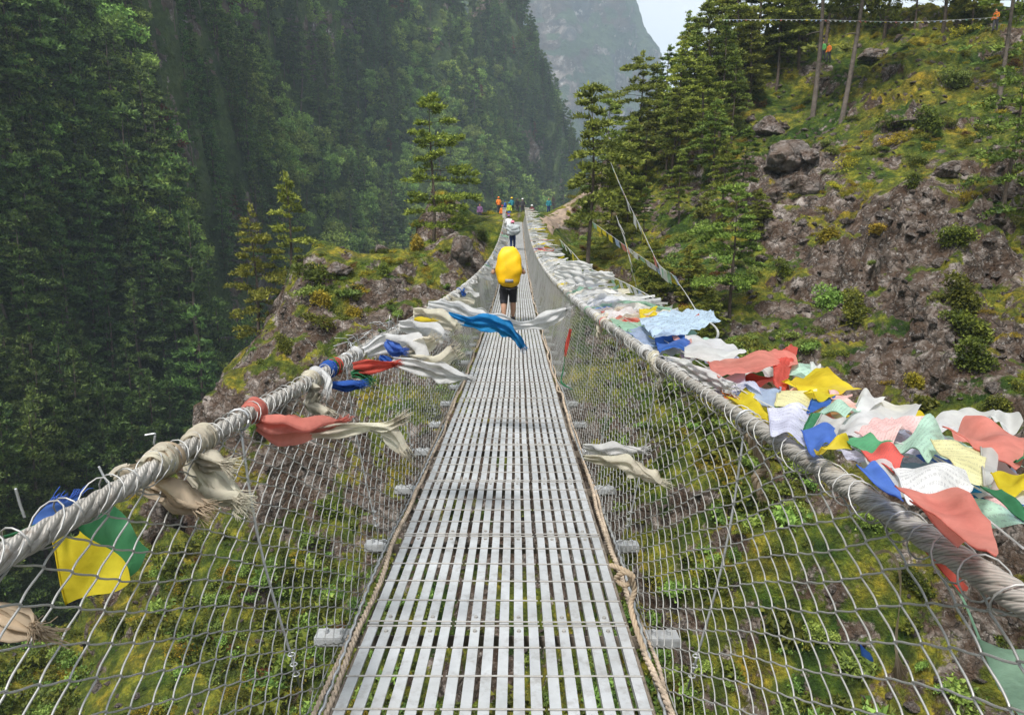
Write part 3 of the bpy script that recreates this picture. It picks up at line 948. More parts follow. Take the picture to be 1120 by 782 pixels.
# instancer for what nobody could count
def scatter(name, meshes, pts, rots, scs, idx):
    col = bpy.data.collections.new(name + '_kinds')
    for k, me in enumerate(meshes):
        o = bpy.data.objects.new('%s_kind_%02d' % (name, k), me); col.objects.link(o)
    me = bpy.data.meshes.new(name); n = len(pts)
    me.vertices.add(n); me.vertices.foreach_set('co', np.asarray(pts, np.float32).ravel())
    for nm, typ, arr in (('rot', 'FLOAT_VECTOR', rots), ('scl', 'FLOAT_VECTOR', scs), ('idx', 'INT', idx)):
        at_ = me.attributes.new(nm, typ, 'POINT')
        at_.data.foreach_set('vector' if typ == 'FLOAT_VECTOR' else 'value', np.asarray(arr, np.int32 if typ == 'INT' else np.float32).ravel())
    ob = bpy.data.objects.new(name, me); COL.objects.link(ob)
    ng = bpy.data.node_groups.new(name + '_nodes', 'GeometryNodeTree')
    ng.interface.new_socket('Geometry', in_out='INPUT', socket_type='NodeSocketGeometry')
    ng.interface.new_socket('Geometry', in_out='OUTPUT', socket_type='NodeSocketGeometry')
    gi = ng.nodes.new('NodeGroupInput'); go = ng.nodes.new('NodeGroupOutput')
    ip = ng.nodes.new('GeometryNodeInstanceOnPoints'); ci = ng.nodes.new('GeometryNodeCollectionInfo')
    ci.inputs[0].default_value = col; ci.inputs['Separate Children'].default_value = True; ci.inputs['Reset Children'].default_value = True
    ip.inputs['Pick Instance'].default_value = True
    def na(nm, dt):
        a = ng.nodes.new('GeometryNodeInputNamedAttribute'); a.data_type = dt; a.inputs[0].default_value = nm
        return [s for s in a.outputs if s.enabled][0]
    L = ng.links.new
    L(gi.outputs[0], ip.inputs['Points']); L(ci.outputs[0], ip.inputs['Instance'])
    L(na('idx', 'INT'), ip.inputs['Instance Index']); L(na('rot', 'FLOAT_VECTOR'), ip.inputs['Rotation']); L(na('scl', 'FLOAT_VECTOR'), ip.inputs['Scale'])
    L(ip.outputs[0], go.inputs[0])
    md = ob.modifiers.new('scatter', 'NODES'); md.node_group = ng
    tag(ob, kind='stuff')
    return ob


def to_px(Q):
    Q = np.asarray(Q, float) - np.array(CAM); R = np.array(CR)
    c = Q @ R                                                     # camera space
    dep = -c[:, 2]
    return 560 + FPX * c[:, 0] / np.maximum(dep, .01), 391 - FPX * c[:, 1] / np.maximum(dep, .01), dep


# ---- named trees, each where it stands
near_protos = [conifer_meshes('pine%d' % k, 12, 100 + k, base=rnd.choice([.18, .28, .35]), width=.21, gap=.78, nb=6, leaf=.25, padn=13, dens=1.2, leafmat=['needle', 'needle', 'needle_light'][k % 3]) for k in range(6)]


def tree_px(bx, by, ty, pair, label, Hm, dist=None, group=None, cat='tree', name='pine_tree', rz=None, tilt=(0, 0), drop=0, wide=1.0):
    """stands where the photo's base pixel meets the hillside (or at world y = dist)"""
    if dist is None:
        h, n = hit(bx, by)
        if h is None: return None
    else:
        q = at(bx, by, dist); h = ground(q.x, q.y); h = Vector((q.x, q.y, min(q.z, h.z)))
    t = at(bx, ty, h.y)
    H = (t.z - h.z)
    r = place(pair, h - Vector((0, 0, drop)), label, group, name, cat, rnd.uniform(0, 6.28) if rz is None else rz, H / Hm, tilt)
    if wide != 1.0: r.scale = (H / Hm * wide, H / Hm * wide, H / Hm)
    return r


L1 = conifer_meshes('layered', 12, 11, base=.10, width=.265, gap=1.0, nb=6, leaf=.26, padn=13, leafmat='needle_light', droop=.05, shape=.62, dead=0, dens=1.3, jit=.08)
L2 = conifer_meshes('tiered', 12, 12, base=.08, width=.25, gap=.85, nb=6, leaf=.27, padn=11, leafmat='needle_light', droop=.10, shape=.75, dead=0, dens=1.2)
L3 = conifer_meshes('loose', 12, 13, base=.06, width=.21, gap=1.1, nb=5, leaf=.30, padn=11, leafmat='needle_light', droop=.12, shape=.8, dead=0, dens=1.1)
tree_px(474, 258, 107, L1, 'tall pine with separate flat tiers of branches, rising behind the mossy outcrop', 12, 60.5)
tree_px(284, 370, 226, L2, 'yellow-green conifer with drooping tiers beside the outcrop edge', 12, 53)
tree_px(322, 345, 192, L3, 'thin loose topped conifer just right of the drooping tiered one', 12, 55)
# right bank
T1 = conifer_meshes('trail_pine', 12, 21, base=.30, width=.21, gap=.75, nb=5, leaf=.30, padn=12, leafmat='needle', shape=.5, dens=1.3)
T2 = conifer_meshes('dark_pine', 12, 22, base=.36, width=.30, gap=.8, nb=5, leaf=.30, padn=12, leafmat='needle', shape=.45, dens=1.4)
T3 = conifer_meshes('big_pine', 12, 23, base=.22, width=.33, gap=.95, nb=6, leaf=.26, padn=14, leafmat='needle', shape=.5, dens=1.5)
T4 = conifer_meshes('sapling', 12, 24, base=.05, width=.30, gap=.7, nb=7, leaf=.32, padn=14, leafmat='needle_light', shape=.7, dens=1.2, dead=0)
B1 = conifer_meshes('tall_bare', 16, 25, base=.40, width=.20, gap=.9, nb=5, leaf=.32, padn=11, leafmat='needle', shape=.5, dead=.3, barkmat='bark_pale')
tree_px(645, 292, 96, T1, 'slim pine standing alone over the scarf-lined cable, strings tied to its trunk', 12)
tree_px(664, 232, 110, T1, 'small flat-crowned pine close behind the slim pine above the trail', 12, rz=2.0)
tree_px(699, 178, 58, T2, 'dark pine with a bare lower trunk and spreading flat crown on the ridge', 12)
tree_px(798, 352, 203, T3, 'broad bushy pine in the middle of the right hillside with a bare lower trunk', 12)
tree_px(690, 215, 128, T4, 'bright young conifer below the dark flat-crowned pine', 12)
tree_px(668, 262, 188, T4, 'small bright conifer just above the prayer flag strings', 12, rz=1.0)
B1s = [('tall pine with a straight bare trunk left of the leaning one on the upper slope', 889, 128, -190, 0),
       ('tall pine with a bare trunk leaning to the right on the upper slope', 921, 130, -190, .09),
       ('tall pine with dark bare trunk near the top right corner', 1091, 120, -160, .02)]
for lb, bx, by, ty, ti in B1s:
    tree_px(bx, by, ty, B1, lb, 16, tilt=(0, ti), rz=None if ti == 0 else 0.0)
B2 = conifer_meshes('sparse', 12, 26, base=.16, width=.22, gap=1.2, nb=4, leaf=.30, padn=9, leafmat='needle', shape=.4, dead=.3, dens=.8)
tree_px(1100, 225, 40, B2, 'sparse broken conifer with wide gaps at the right edge of the slope', 12)
tree_px(1128, 260, 60, B2, 'thin half-bare conifer cut off by the right border', 12, rz=2.2)
gr = 'pines packed along the ridge of the right hillside'
spots = [(716, 170, 70), (728, 150, 52), (742, 160, 46), (757, 140, 30), (736, 205, 95), (765, 185, 60), (772, 120, 0), (788, 150, 20), (786, 95, -40), (802, 110, -30), (812, 75, -70),
         (826, 85, -60), (838, 60, -80), (852, 62, -60), (866, 55, -70), (872, 75, -40), (779, 210, 110), (742, 245, 165), (706, 205, 120),
         (800, 160, 55), (818, 120, 10), (905, 45, -70), (940, 38, -60), (968, 42, -80), (1000, 32, -70), (1030, 34, -90), (1062, 30, -60), (880, 42, -90), (1110, 26, -80), (686, 246, 190), (704, 268, 205),
         (728, 190, 96), (750, 100, 14), (795, 60, -60), (849, 95, -20), (790, 245, 150), (812, 232, 140)]
for k, (bx, by, ty) in enumerate(spots):
    tree_px(bx, by, ty, near_protos[k % 6], 'dark green pine among the crowded pines along the ridge and its flank', 12, group=gr, wide=rnd.uniform(1.0, 1.35))
sap = [('dwarf conifer at the foot of the rock face above the coloured flags', 775, 372, 318), ('squat young conifer left of the broad bushy pine', 752, 330, 268),
       ('young conifer on the grassy bank right of the broad bushy pine', 828, 262, 208), ('small conifer low on the slope behind the scarf strings', 715, 322, 262)]
for lb, bx, by, ty in sap: tree_px(bx, by, ty, T4, lb, 12, wide=1.2)

# ---- boulders
rocks = [rock_mesh('boulder_%d' % k, 50 + k, 'boulder', 5, (1, .9, .75), .5) for k in range(4)]
bl = [('round mossy boulder topping the stack on the right slope', 843, 142, 1.9, 0), ('dark overhanging boulder below the round one', 866, 182, 2.6, 1), ('boulder beside the dark overhanging one', 890, 172, 1.5, 2),
      ('flat pale boulder lying on the green upper slope', 992, 134, 1.1, 3), ('grey boulder among the pines high on the slope', 957, 62, 1.5, 0), ('long boulder jutting below the stack', 875, 212, 2.2, 3),
      ('tall upright grey boulder at the top of the left outcrop', 501, 280, 1.35, 1), ('rounded grey boulder on the outcrop crest', 418, 276, 1.1, 2), ('low mossy boulder further down the outcrop crest', 372, 296, 1.1, 0),
      ('dirt-stained boulder beside the trail above the bridge', 672, 192, 1.2, 1), ('boulder half sunk in the rocky face on the right', 1035, 190, 1.3, 2)]
for lb, px, py, r, k in bl:
    h, n = hit(px, py)
    if h is None: continue
    o = bpy.data.objects.new('boulder', rocks[k]); COL.objects.link(o)
    o.location = h - n * r * .25 + Vector((0, 0, -.1)); o.scale = (r, r, r * (1.45 if 'upright' in lb else .85)) if 'flat' not in lb else (r * 1.3, r, r * .4)
    o.rotation_euler = (rnd.uniform(-.2, .2), rnd.uniform(-.2, .2), rnd.uniform(0, 6)); tag(o, lb, 'boulder')

# ---- shrubs and ground cover on the near banks
pts = P[:-1, :-1].reshape(-1, 3); nrm = GN_[:-1, :-1].reshape(-1, 3)
px_, py_, dep_ = to_px(pts)
vis = (dep_ > 3) & (px_ > -120) & (px_ < 1240) & (py_ > -60) & (py_ < 900)
face = ((np.array(CAM) - pts) * nrm).sum(1) > -.5
moss = -1.1 * rocky[:-1, :-1].reshape(-1) + vnoise(pts / 6.0, 61) * .6 + vnoise(pts / 2.2, 62) * .5 + (nrm[:, 2] - .72) * 1.6
keep = np.where(vis & face & (pts[:, 1] > -4))[0]
keep = keep[~((np.abs(pts[keep, 0]) < 5) & (pts[keep, 1] > 58) & (pts[keep, 1] < 76))]
# no plants on the trail
m_k = moss[keep]
dist = np.linalg.norm(pts[keep] - np.array(CAM), axis=1)
# patchy: thick where moist, thin on bare rock
patch = vnoise(pts[keep] / 4.0, 91) * .5 + vnoise(pts[keep] / 10.0, 92) * .7
pr = np.clip(.10 + .5 * m_k + .45 * patch, .012, .9) * np.clip(30 / dist, .5, 1.2) * (1 + 1.9 * np.clip((-7 - pts[keep, 2]) / 5, 0, 1))
sel = keep[rng.random(len(keep)) < pr * .55]
tufts = [shrub_mesh('tuft%d' % k, 200 + k, [200, 160, 200, 150, 180, 160, 90, 70][k], [.13, .10, .13, .10, .16, .11, .26, .30][k], .5, ['shrub', 'olive', 'shrub', 'olive', 'broad', 'rust', 'broad', 'shrub'][k]) for k in range(8)]
nn = len(sel); print('tufts', nn)
colr = vnoise(pts[sel] / 5.0, 95) + rng.normal(size=nn) * .35
idx = np.where(colr > .35, rng.choice([1, 3], nn), np.where(colr < -.25, rng.choice([4, 2], nn), rng.choice([0, 2], nn)))
idx = np.where((rng.random(nn) < .55) & (pts[sel][:, 2] > 3), rng.choice([1, 3], nn), idx)
idx = np.where(rng.random(nn) < .04, 5, idx)
idx = np.where((rng.random(nn) < .45) & (pts[sel][:, 2] < -5), rng.integers(6, 8, nn), idx)
sc_ = rng.lognormal(-.55, .40, nn)[:, None] * np.array([1, 1, .85])
rot = np.stack([rng.normal(size=nn) * .2 - nrm[sel, 1] * .5, rng.normal(size=nn) * .2 + nrm[sel, 0] * .5, rng.uniform(0, 6.28, nn)], -1)
scatter('undergrowth', tufts, pts[sel] + rng.normal(size=(nn, 3)) * [.15, .15, .02], rot, sc_, idx)
# broken stone lying on the rock faces
sel = keep[rng.random(len(keep)) < np.clip(.25 - .5 * m_k - .2 * patch, .01, .7) * .25]
nn = len(sel); print('stones', nn)
stones = [rock_mesh('stone_%d' % k, 80 + k, 'boulder', 2, (1, .9, .6), .6) for k in range(5)]
scatter('rubble', stones, pts[sel], np.stack([rng.normal(size=nn) * .5, rng.normal(size=nn) * .5, rng.uniform(0, 6.28, nn)], -1),
        rng.lognormal(-1.55, .5, nn)[:, None] * np.array([1, 1, .8]), rng.integers(0, 5, nn))
# bushes big enough to tell apart
bushes = [shrub_mesh('bush%d' % k, 300 + k, 700, .12, .62, ['shrub', 'broad', 'olive', 'shrub'][k], 8) for k in range(4)]
bs = [(905, 262, 1.5, 2, 'yellow-brown'), (935, 345, 2.0, 0, 'dark green'), (910, 335, 1.7, 1, 'dark green'), (1052, 330, 1.8, 0, 'dark green'), (1060, 365, 1.7, 3, 'olive'), (1062, 400, 1.5, 0, 'olive'),
      (1048, 92, 2.2, 1, 'dark green'), (1015, 140, 1.9, 0, 'dark green'), (960, 252, .9, 2, 'yellow'), (1045, 262, 1.3, 3, 'green'), (385, 345, 1.3, 2, 'olive'), (455, 272, 1.6, 2, 'yellow-green'),
      (350, 330, 1.5, 2, 'orange-tinged'), (310, 380, 1.3, 0, 'green'), (420, 300, 1.2, 3, 'olive'), (525, 262, 1.2, 0, 'yellow-green'), (250, 395, 1.0, 2, 'bright yellow'), (612, 282, 1.4, 3, 'green'),
      (628, 300, 1.5, 1, 'dark green'), (700, 300, 1.6, 0, 'green'), (740, 300, 1.6, 1, 'dark green'), (860, 300, 1.4, 0, 'green'), (1000, 420, 1.1, 2, 'olive'), (1090, 450, 1.1, 3, 'olive'),
      (1000, 205, 1.2, 0, 'dark'), (960, 575, 1.3, 1, 'green'), (1000, 640, 1.3, 0, 'green'), (900, 700, 1.4, 1, 'leafy green'), (830, 560, 1.3, 3, 'green'), (780, 640, 1.4, 0, 'green'),
      (420, 600, 1.4, 3, 'mossy green'), (340, 640, 1.5, 0, 'green'), (240, 660, 1.3, 1, 'green'), (130, 690, 1.3, 0, 'mossy green'), (360, 560, 1.5, 3, 'pale green'), (500, 560, 1.5, 0, 'olive'), (60, 720, 1.2, 1, 'dark green')]
for px, py, r, k, cname in bs:
    h, n = hit(px, py)
    if h is None: continue
    o = bpy.data.objects.new('bush', bushes[k]); COL.objects.link(o)
    r *= rnd.uniform(.6, .85); o.location = h - n * r * .28; o.scale = (r * rnd.uniform(.9, 1.2), r, r * rnd.uniform(.9, 1.25)); o.rotation_euler = n.lerp(Vector((0, 0, 1)), .45).to_track_quat('Z', 'Y').to_euler()
    side = 'right hillside' if px > 565 else 'left outcrop'
    lv = 'high on' if py < 180 else ('midway up' if py < 420 else 'low on')
    tag(o, '%s bush growing %s the %s' % (cname, lv, side), 'bush', 'bushes on the %s' % side)

# ---- the forest across the valley
fp = []
for k in range(4):
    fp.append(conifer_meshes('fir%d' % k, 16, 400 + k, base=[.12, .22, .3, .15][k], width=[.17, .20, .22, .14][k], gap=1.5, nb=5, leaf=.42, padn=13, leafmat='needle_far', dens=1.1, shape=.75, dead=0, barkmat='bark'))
fb = [broad_meshes('leafy%d' % k, 10, 420 + k, .6, 500) for k in range(2)]
fr = [conifer_meshes('browned', 14, 430, base=.2, width=.17, gap=1.2, nb=5, leaf=.6, padn=4, leafmat='rust', dead=0)]
V2 = P2.reshape(-1, 3); NV = N2b.reshape(-1, 3)
# random points over the sheet's quads
q0 = VQ
cen = V2[q0].mean(1); cn_ = NV[q0[:, 0]]
px_, py_, dep_ = to_px(cen)
vis = (dep_ > 40) & (px_ > -140) & (px_ < 900) & (py_ > -190) & (py_ < 800) & ((((np.array(CAM) - cen) * cn_).sum(1)) > -20)
qi = np.where(vis)[0]
area = 16 / np.maximum(cn_[qi, 2], .3)
dd = np.linalg.norm(cen[qi], axis=1)
dens = np.clip(np.where(dd < 230, 1 / 14., 1 / 26.) * (1 + .5 * vnoise(cen[qi] / 22., 71)), 0, 1)
bare = fbm(cen[qi] / np.array([18., 18., 40.]), 72, 2) > 1.25
dens = np.where(bare, dens * .25, dens)
cnt = rng.poisson(area * dens)
src = np.repeat(qi, cnt); u = rng.random((len(src), 2, 1))
A_, B_, C_, D_ = [V2[q0[src, k]] for k in range(4)]
FPp = (A_ * (1 - u[:, 0]) + D_ * u[:, 0]) * (1 - u[:, 1]) + (B_ * (1 - u[:, 0]) + C_ * u[:, 0]) * u[:, 1]
print('forest', len(FPp))
seen = np.zeros(len(FPp), bool); size = np.zeros(len(FPp))
fx, fy, fd = to_px(FPp)
for i, p in enumerate(FPp):
    if fd[i] > 235 or fx[i] < 0 or fx[i] > 620: continue
    q = Vector(p) + Vector((0, 0, 12)); d = q - CAM; L = d.length
    X_, Y_, _ = to_px([q])
    if not (0 < X_[0] < 1120 and -20 < Y_[0] < 782): continue
    if bvh.ray_cast(CAM, d.normalized(), L)[0] is None and bvh2.ray_cast(CAM, d.normalized(), L - 3)[0] is None:
        seen[i] = True; size[i] = 1 / L
nf = len(FPp)
lightz = vnoise(FPp / 45., 73) + (np.clip((fd - 170) / 60, 0, 1)) * np.clip((440 - fd) / 80, 0, 1) * .75
kind = np.where(rng.random(nf) < np.clip(lightz, 0, .75), 4 + rng.integers(0, 2, nf), rng.integers(0, 4, nf))
kind = np.where((rng.random(nf) < .02) & (kind < 4), 6, kind)
fsc = rng.lognormal(-.08, .26, nf) * np.where(kind >= 4, .85, 1)
order = np.argsort(-size)[:300]; order = [i for i in order if seen[i]]
allp = fp + fb + fr
flab = ['dark conifer in the dense forest covering the valley side', 'dark conifer in the dense forest covering the valley side', 'dark conifer in the dense forest covering the valley side', 'dark conifer in the dense forest covering the valley side',
        'round leafy tree among the dark conifers of the valley side', 'round leafy tree among the dark conifers of the valley side', 'browned conifer among the green trees of the valley side']
fgrp = ['conifers of the forested valley side'] * 4 + ['leafy trees of the valley side'] * 2 + ['browned trees of the valley side']
for i in order:
    k = int(kind[i]); s = float(fsc[i])
    place(allp[k], Vector(FPp[i]) - Vector((0, 0, .4)), flab[k], fgrp[k], name=['forest_conifer', 'leafy_tree', 'browned_conifer'][0 if k < 4 else (1 if k < 6 else 2)], rz=rnd.uniform(0, 6.28), sc=s)
rest = np.setdiff1d(np.arange(nf), np.array(order))
# one mesh per kind (trunk and crown together) for the mass
def joined(pair, nm):
    m = MB()
    for k, me in enumerate(pair):
        v = np.empty(len(me.vertices) * 3, np.float32); me.vertices.foreach_get('co', v)
        qs = [p.vertices[:] for p in me.polygons if len(p.vertices) == 4]; ts = [p.vertices[:] for p in me.polygons if len(p.vertices) == 3]
        m.add(v.reshape(-1, 3), qs, ts, k)
    return m.mesh(nm, [pair[0].materials[0], pair[1].materials[0]], False)
jm = [joined(pr_, 'wood%d' % k) for k, pr_ in enumerate(allp)]
nr = len(rest)
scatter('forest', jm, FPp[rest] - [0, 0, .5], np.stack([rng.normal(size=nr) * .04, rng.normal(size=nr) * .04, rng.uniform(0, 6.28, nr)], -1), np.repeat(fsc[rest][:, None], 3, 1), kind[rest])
# ------------------------------------------------------------------ cloth on the cables
def rail_hit(px, py, lift):
    d = ray(px, py); k = d.z / d.y; a, b, c = .0015247, -.06665 - k, RH + lift - CAM.z
    D = b * b - 4 * a * c
    if D < 0: return None
    y = (-b - math.sqrt(D)) / (2 * a)
    if y <= .2: y = (-b + math.sqrt(D)) / (2 * a)
    return CAM + d * (y / d.y)


lift_n = [0]


def flag(label, color, C, lift=None, amp=.014, waves=2.2, name='prayer_flag', cat='prayer flag', group=None, sag=.3, n=(22, 16), fr=0.0):
    """C: the four corners as photo pixels (tl, tr, br, bl), optionally with a world y; else the cloth floats at cable height"""
    lift_n[0] += 1
    if lift is None: lift = .004 + .0022 * lift_n[0]
    ws = []
    for c in C:
        p = at(*c) if len(c) == 3 else rail_hit(c[0], c[1], lift)
        if p is None: p = at(c[0], c[1], 6)
        ws.append(np.array(p))
    U, V = np.meshgrid(np.linspace(0, 1, n[0]), np.linspace(0, 1, n[1]), indexing='ij')
    if len(C[0]) == 3 and amp > .012: amp *= 2.0
    ang = rnd.uniform(0, 6.28)
    q3 = 1.9 if len(C[0]) == 3 and amp > .012 else 1.0
    eu = .055 * q3 * np.sin(V * 5 + ang) * (1 if q3 == 1 else U); ev = .06 * q3 * np.sin(U * 4.5 + ang) * (1 if q3 == 1 else U)
    u = U + eu * U * 1.2; v = V + ev
    if len(C[0]) == 2:                                          # cloth is a little larger than its seen outline: it overlaps its neighbours
        mid = sum(ws) / 4; ws = [mid + (q - mid) * 1.14 for q in ws]
    a, b, c, d = ws; waves = rnd.uniform(.5, 1.3)
    G = (a * ((1 - u) * (1 - v))[..., None] + b * (u * (1 - v))[..., None] + c * (u * v)[..., None] + d * ((1 - u) * v)[..., None])
    nrm_ = np.cross(b - a, d - a); L = max(np.linalg.norm(b - a), .05); nrm_ = nrm_ / (np.linalg.norm(nrm_) + 1e-9)
    if nrm_[2] < 0: nrm_ = -nrm_
    s = min(1, L / .22) * amp
    wv = np.sin(u * waves * 6.28 + v * 2.0 + ang) * (.35 + .65 * u) + .5 * np.sin(v * 6.5 + u * 4 + ang * 2) + 1.6 * vnoise(G * 8 + ang, lift_n[0]) + .7 * vnoise(G * 19 + ang, lift_n[0] + 3)
    G = G + nrm_ * (wv * s)[..., None] + np.array([0, 0, 1]) * ((np.sin(u * math.pi) * sag * s) - .3 * s * v)[..., None]
    m = MB(); m.sheet(G)
    # stitched hem along the tied edge
    m.tube(G[0] + nrm_ * .002, .0022, 4)
    if fr:                                                       # frayed end
        for k in range(40):
            j = rnd.randrange(n[1]); e = G[-1, j]; dr = (G[-1, j] - G[-4, j]); dr = dr / (np.linalg.norm(dr) + 1e-9)
            q = e + dr * fr * rnd.uniform(.3, 1) + np.array([rnd.gauss(0, .25), rnd.gauss(0, .25), rnd.gauss(0, .25)]) * fr
            m.tube([e - dr * .01, (e + q) / 2 + np.array([0, 0, .005]), q], .0011, 3)
    o = m.build(name, CL[color]); tag(o, label, cat, group); return o


def smooth(A, n):
    A = np.asarray(A, float); k = np.linspace(0, len(A) - 1, n); i = np.clip(k.astype(int), 0, len(A) - 2); t = (k - i)[:, None]
    p0 = A[np.clip(i - 1, 0, len(A) - 1)]; p1 = A[i]; p2 = A[i + 1]; p3 = A[np.clip(i + 2, 0, len(A) - 1)]
    return .5 * ((2 * p1) + (-p0 + p2) * t + (2 * p0 - 5 * p1 + 4 * p2 - p3) * t * t + (-p0 + 3 * p1 - 3 * p2 + p3) * t ** 3)


def ribbon(m, A, fold=.22, nf=3.0, tw=0.0, seed=0, n=None, ac=15, updir=(0, 0, 1), fray=0.0):
    """A rows: x,y,z,width"""
    L = np.linalg.norm(np.diff(np.array(A)[:, :3], axis=0), axis=1).sum()
    n = n or int(max(10, min(60, L / .02)))
    S = smooth(A, n); c = S[:, :3]; w_ = np.maximum(S[:, 3], .004)
    t = np.gradient(c, axis=0); t /= np.linalg.norm(t, axis=1, keepdims=True) + 1e-9
    up = np.array(updir, float)
    a = np.cross(t, up); a /= np.linalg.norm(a, axis=1, keepdims=True) + 1e-9
    b = np.cross(a, t)
    th = tw * np.linspace(0, 1, n) + seed
    wd = np.cos(th)[:, None] * b + np.sin(th)[:, None] * a
    nd_ = -np.sin(th)[:, None] * b + np.cos(th)[:, None] * a
    u = np.linspace(-.5, .5, ac)
    s = np.linspace(0, L, n)[:, None]
    f = np.sin(u[None] * nf * 6.28 + s * 9 + seed * 3) * fold + .12 * np.sin(s * 31 + u[None] * 5 + seed) + .25 * fold * np.sin(u[None] * 23 + s * 17)
    w_ = w_ * (1 + .22 * vnoise(np.stack([s[:, 0] * 14, 0 * s[:, 0] + seed, 0 * s[:, 0]], -1), 4))
    f = f + fold * .7 * vnoise(np.stack(np.broadcast_arrays(s * 16, u[None] * 7, np.full((n, ac), seed)), -1), 2)
    G = c[:, None, :] + wd[:, None, :] * (u[None] * w_[:, None])[..., None] + nd_[:, None, :] * (f * w_[:, None])[..., None]
    m.sheet(G)
    if fray:
        for k in range(46):
            j = rnd.randrange(ac); e = G[-1, j]; dr = t[-1]
            q = e + dr * fray * rnd.uniform(.3, 1) + np.array([rnd.gauss(0, .2), rnd.gauss(0, .2), rnd.gauss(0, .2)]) * fray
            m.tube([e - dr * .02, (e + q) / 2, q], .0012, 3)


def scarf(label, color, pts, fold=.22, nf=2.5, tw=.6, name='scarf', cat='scarf', group=None, layers=1, fray=.03, wire=None, knot=True):
    """pts: (px, py, world y, width m)"""
    m = MB()
    for l in range(layers):
        A = []
        for (px, py, Y, w_) in pts:
            p = at(px, py, Y); j = 0 if l == 0 else .012
            A.append((p.x + rnd.gauss(0, j), p.y + rnd.gauss(0, j), p.z + rnd.gauss(0, j), w_ * (1 if l == 0 else rnd.uniform(.6, 1))))
        ribbon(m, A, fold, nf, tw, rnd.uniform(-.5, .5), fray=fray)
    if knot:                                                     # tied round the cable
        p = at(*pts[0][:3]); a = np.linspace(0, 6.28, 14)
        s = -1 if pts[0][0] < 565 else 1
        c = rail(s, p.y)
        if np.linalg.norm(np.array(p) - c) < .13:
            for q in range(5):
                ph0 = rnd.uniform(0, 6); tl = rnd.uniform(-.02, .02)
                A = [(c[0] + (.0335 + .002 * q) * math.cos(t + ph0), c[1] + (q - 2) * .013 + tl * math.sin(t), c[2] + (.0335 + .002 * q) * math.sin(t + ph0), .017) for t in np.linspace(0, 6.4, 14)]
                ribbon(m, A, .35, 1.5, 0, 0, n=36, ac=5, updir=(0, 1, 0))
    o = m.build(name, CL[color]); tag(o, label, cat, group); return o


# -- right side: rows of cloth streaming out from the cable
g0 = [(1.10, 8)]
def far_scarves(s, n, y0, y1, grp, near_w):
    for k in range(n):
        y = y0 + (y1 - y0) * ((k + rnd.random()) / n) ** 1.35
        c = rail(s, y)
        white = rnd.random()
        color = rnd.choice(['white', 'white', 'white', 'white', 'cream', 'grey']) if white < .92 else rnd.choice(['yellow', 'red', 'blue', 'palegreen', 'coral', 'paleblue'])
        L = rnd.uniform(.35, 1.0) * (1.25 if y > 25 else 1.0); w_ = rnd.uniform(.06, .15) * near_w
        m = MB()
        if s > 0:
            h = rnd.uniform(-.02, .10); dyy = rnd.uniform(-.25, .45)
            A = [(c[0], c[1], c[2] + .03, .03), (c[0] + L * .22, c[1] + dyy * .25, c[2] + h, w_), (c[0] + L * .6, c[1] + dyy * .6, c[2] + h + rnd.uniform(-.05, .05), w_ * 1.25), (c[0] + L, c[1] + dyy, c[2] + h + rnd.uniform(-.12, .08), w_ * .8)]
            ribbon(m, A, .18, 1.5, rnd.uniform(-.7, .7), 1.2 + rnd.uniform(-.4, .4), n=12, ac=6)
        else:
            L *= .45
            r = rnd.random()
            if r < .55:                                          # swag looping down inside the mesh and back up
                d_ = rnd.uniform(.3, .9)
                A = [(c[0], c[1], c[2] + .03, .04), (c[0] + .06, c[1] + d_ * .3, c[2] - rnd.uniform(.03, .14), w_), (c[0] + .05, c[1] + d_ * .7, c[2] - rnd.uniform(.03, .16), w_), (c[0], c[1] + d_, rail(s, c[1] + d_)[2] + .03, .04)]
            else:
                A = [(c[0], c[1], c[2] + .03, .04), (c[0] + L * .3, c[1] + .05, c[2] - .03, w_), (c[0] + L * .7, c[1] + .1, c[2] - rnd.uniform(.02, .15), w_ * 1.1), (c[0] + L, c[1] + .12, c[2] - rnd.uniform(.05, .3), w_ * .7)]
            ribbon(m, A, .2, 1.5, rnd.uniform(-.7, .7), rnd.uniform(-.4, .4), n=14, ac=6)
        a = np.linspace(0, 6.28, 8)
        ribbon(m, [(c[0] + .04 * math.cos(t), c[1] + .01 * i, c[2] + .04 * math.sin(t), .05) for i, t in enumerate(a)], .15, 1, 0, 0, n=14, ac=4, updir=(0, 1, 0))
        nm = {'white': 'white', 'cream': 'cream', 'grey': 'greyish'}.get(color, color.replace('pale', 'pale '))
        tag(m.build('scarf', CL[color]), 'weathered %s scarf in the dense row knotted along the %s handrail cable' % (nm, grp), 'scarf', 'scarves knotted along the %s handrail cable' % grp)


far_scarves(1, 215, 6.0, 62, 'right', 1.0)
far_scarves(-1, 85, 7.5, 62, 'left', 1.0)

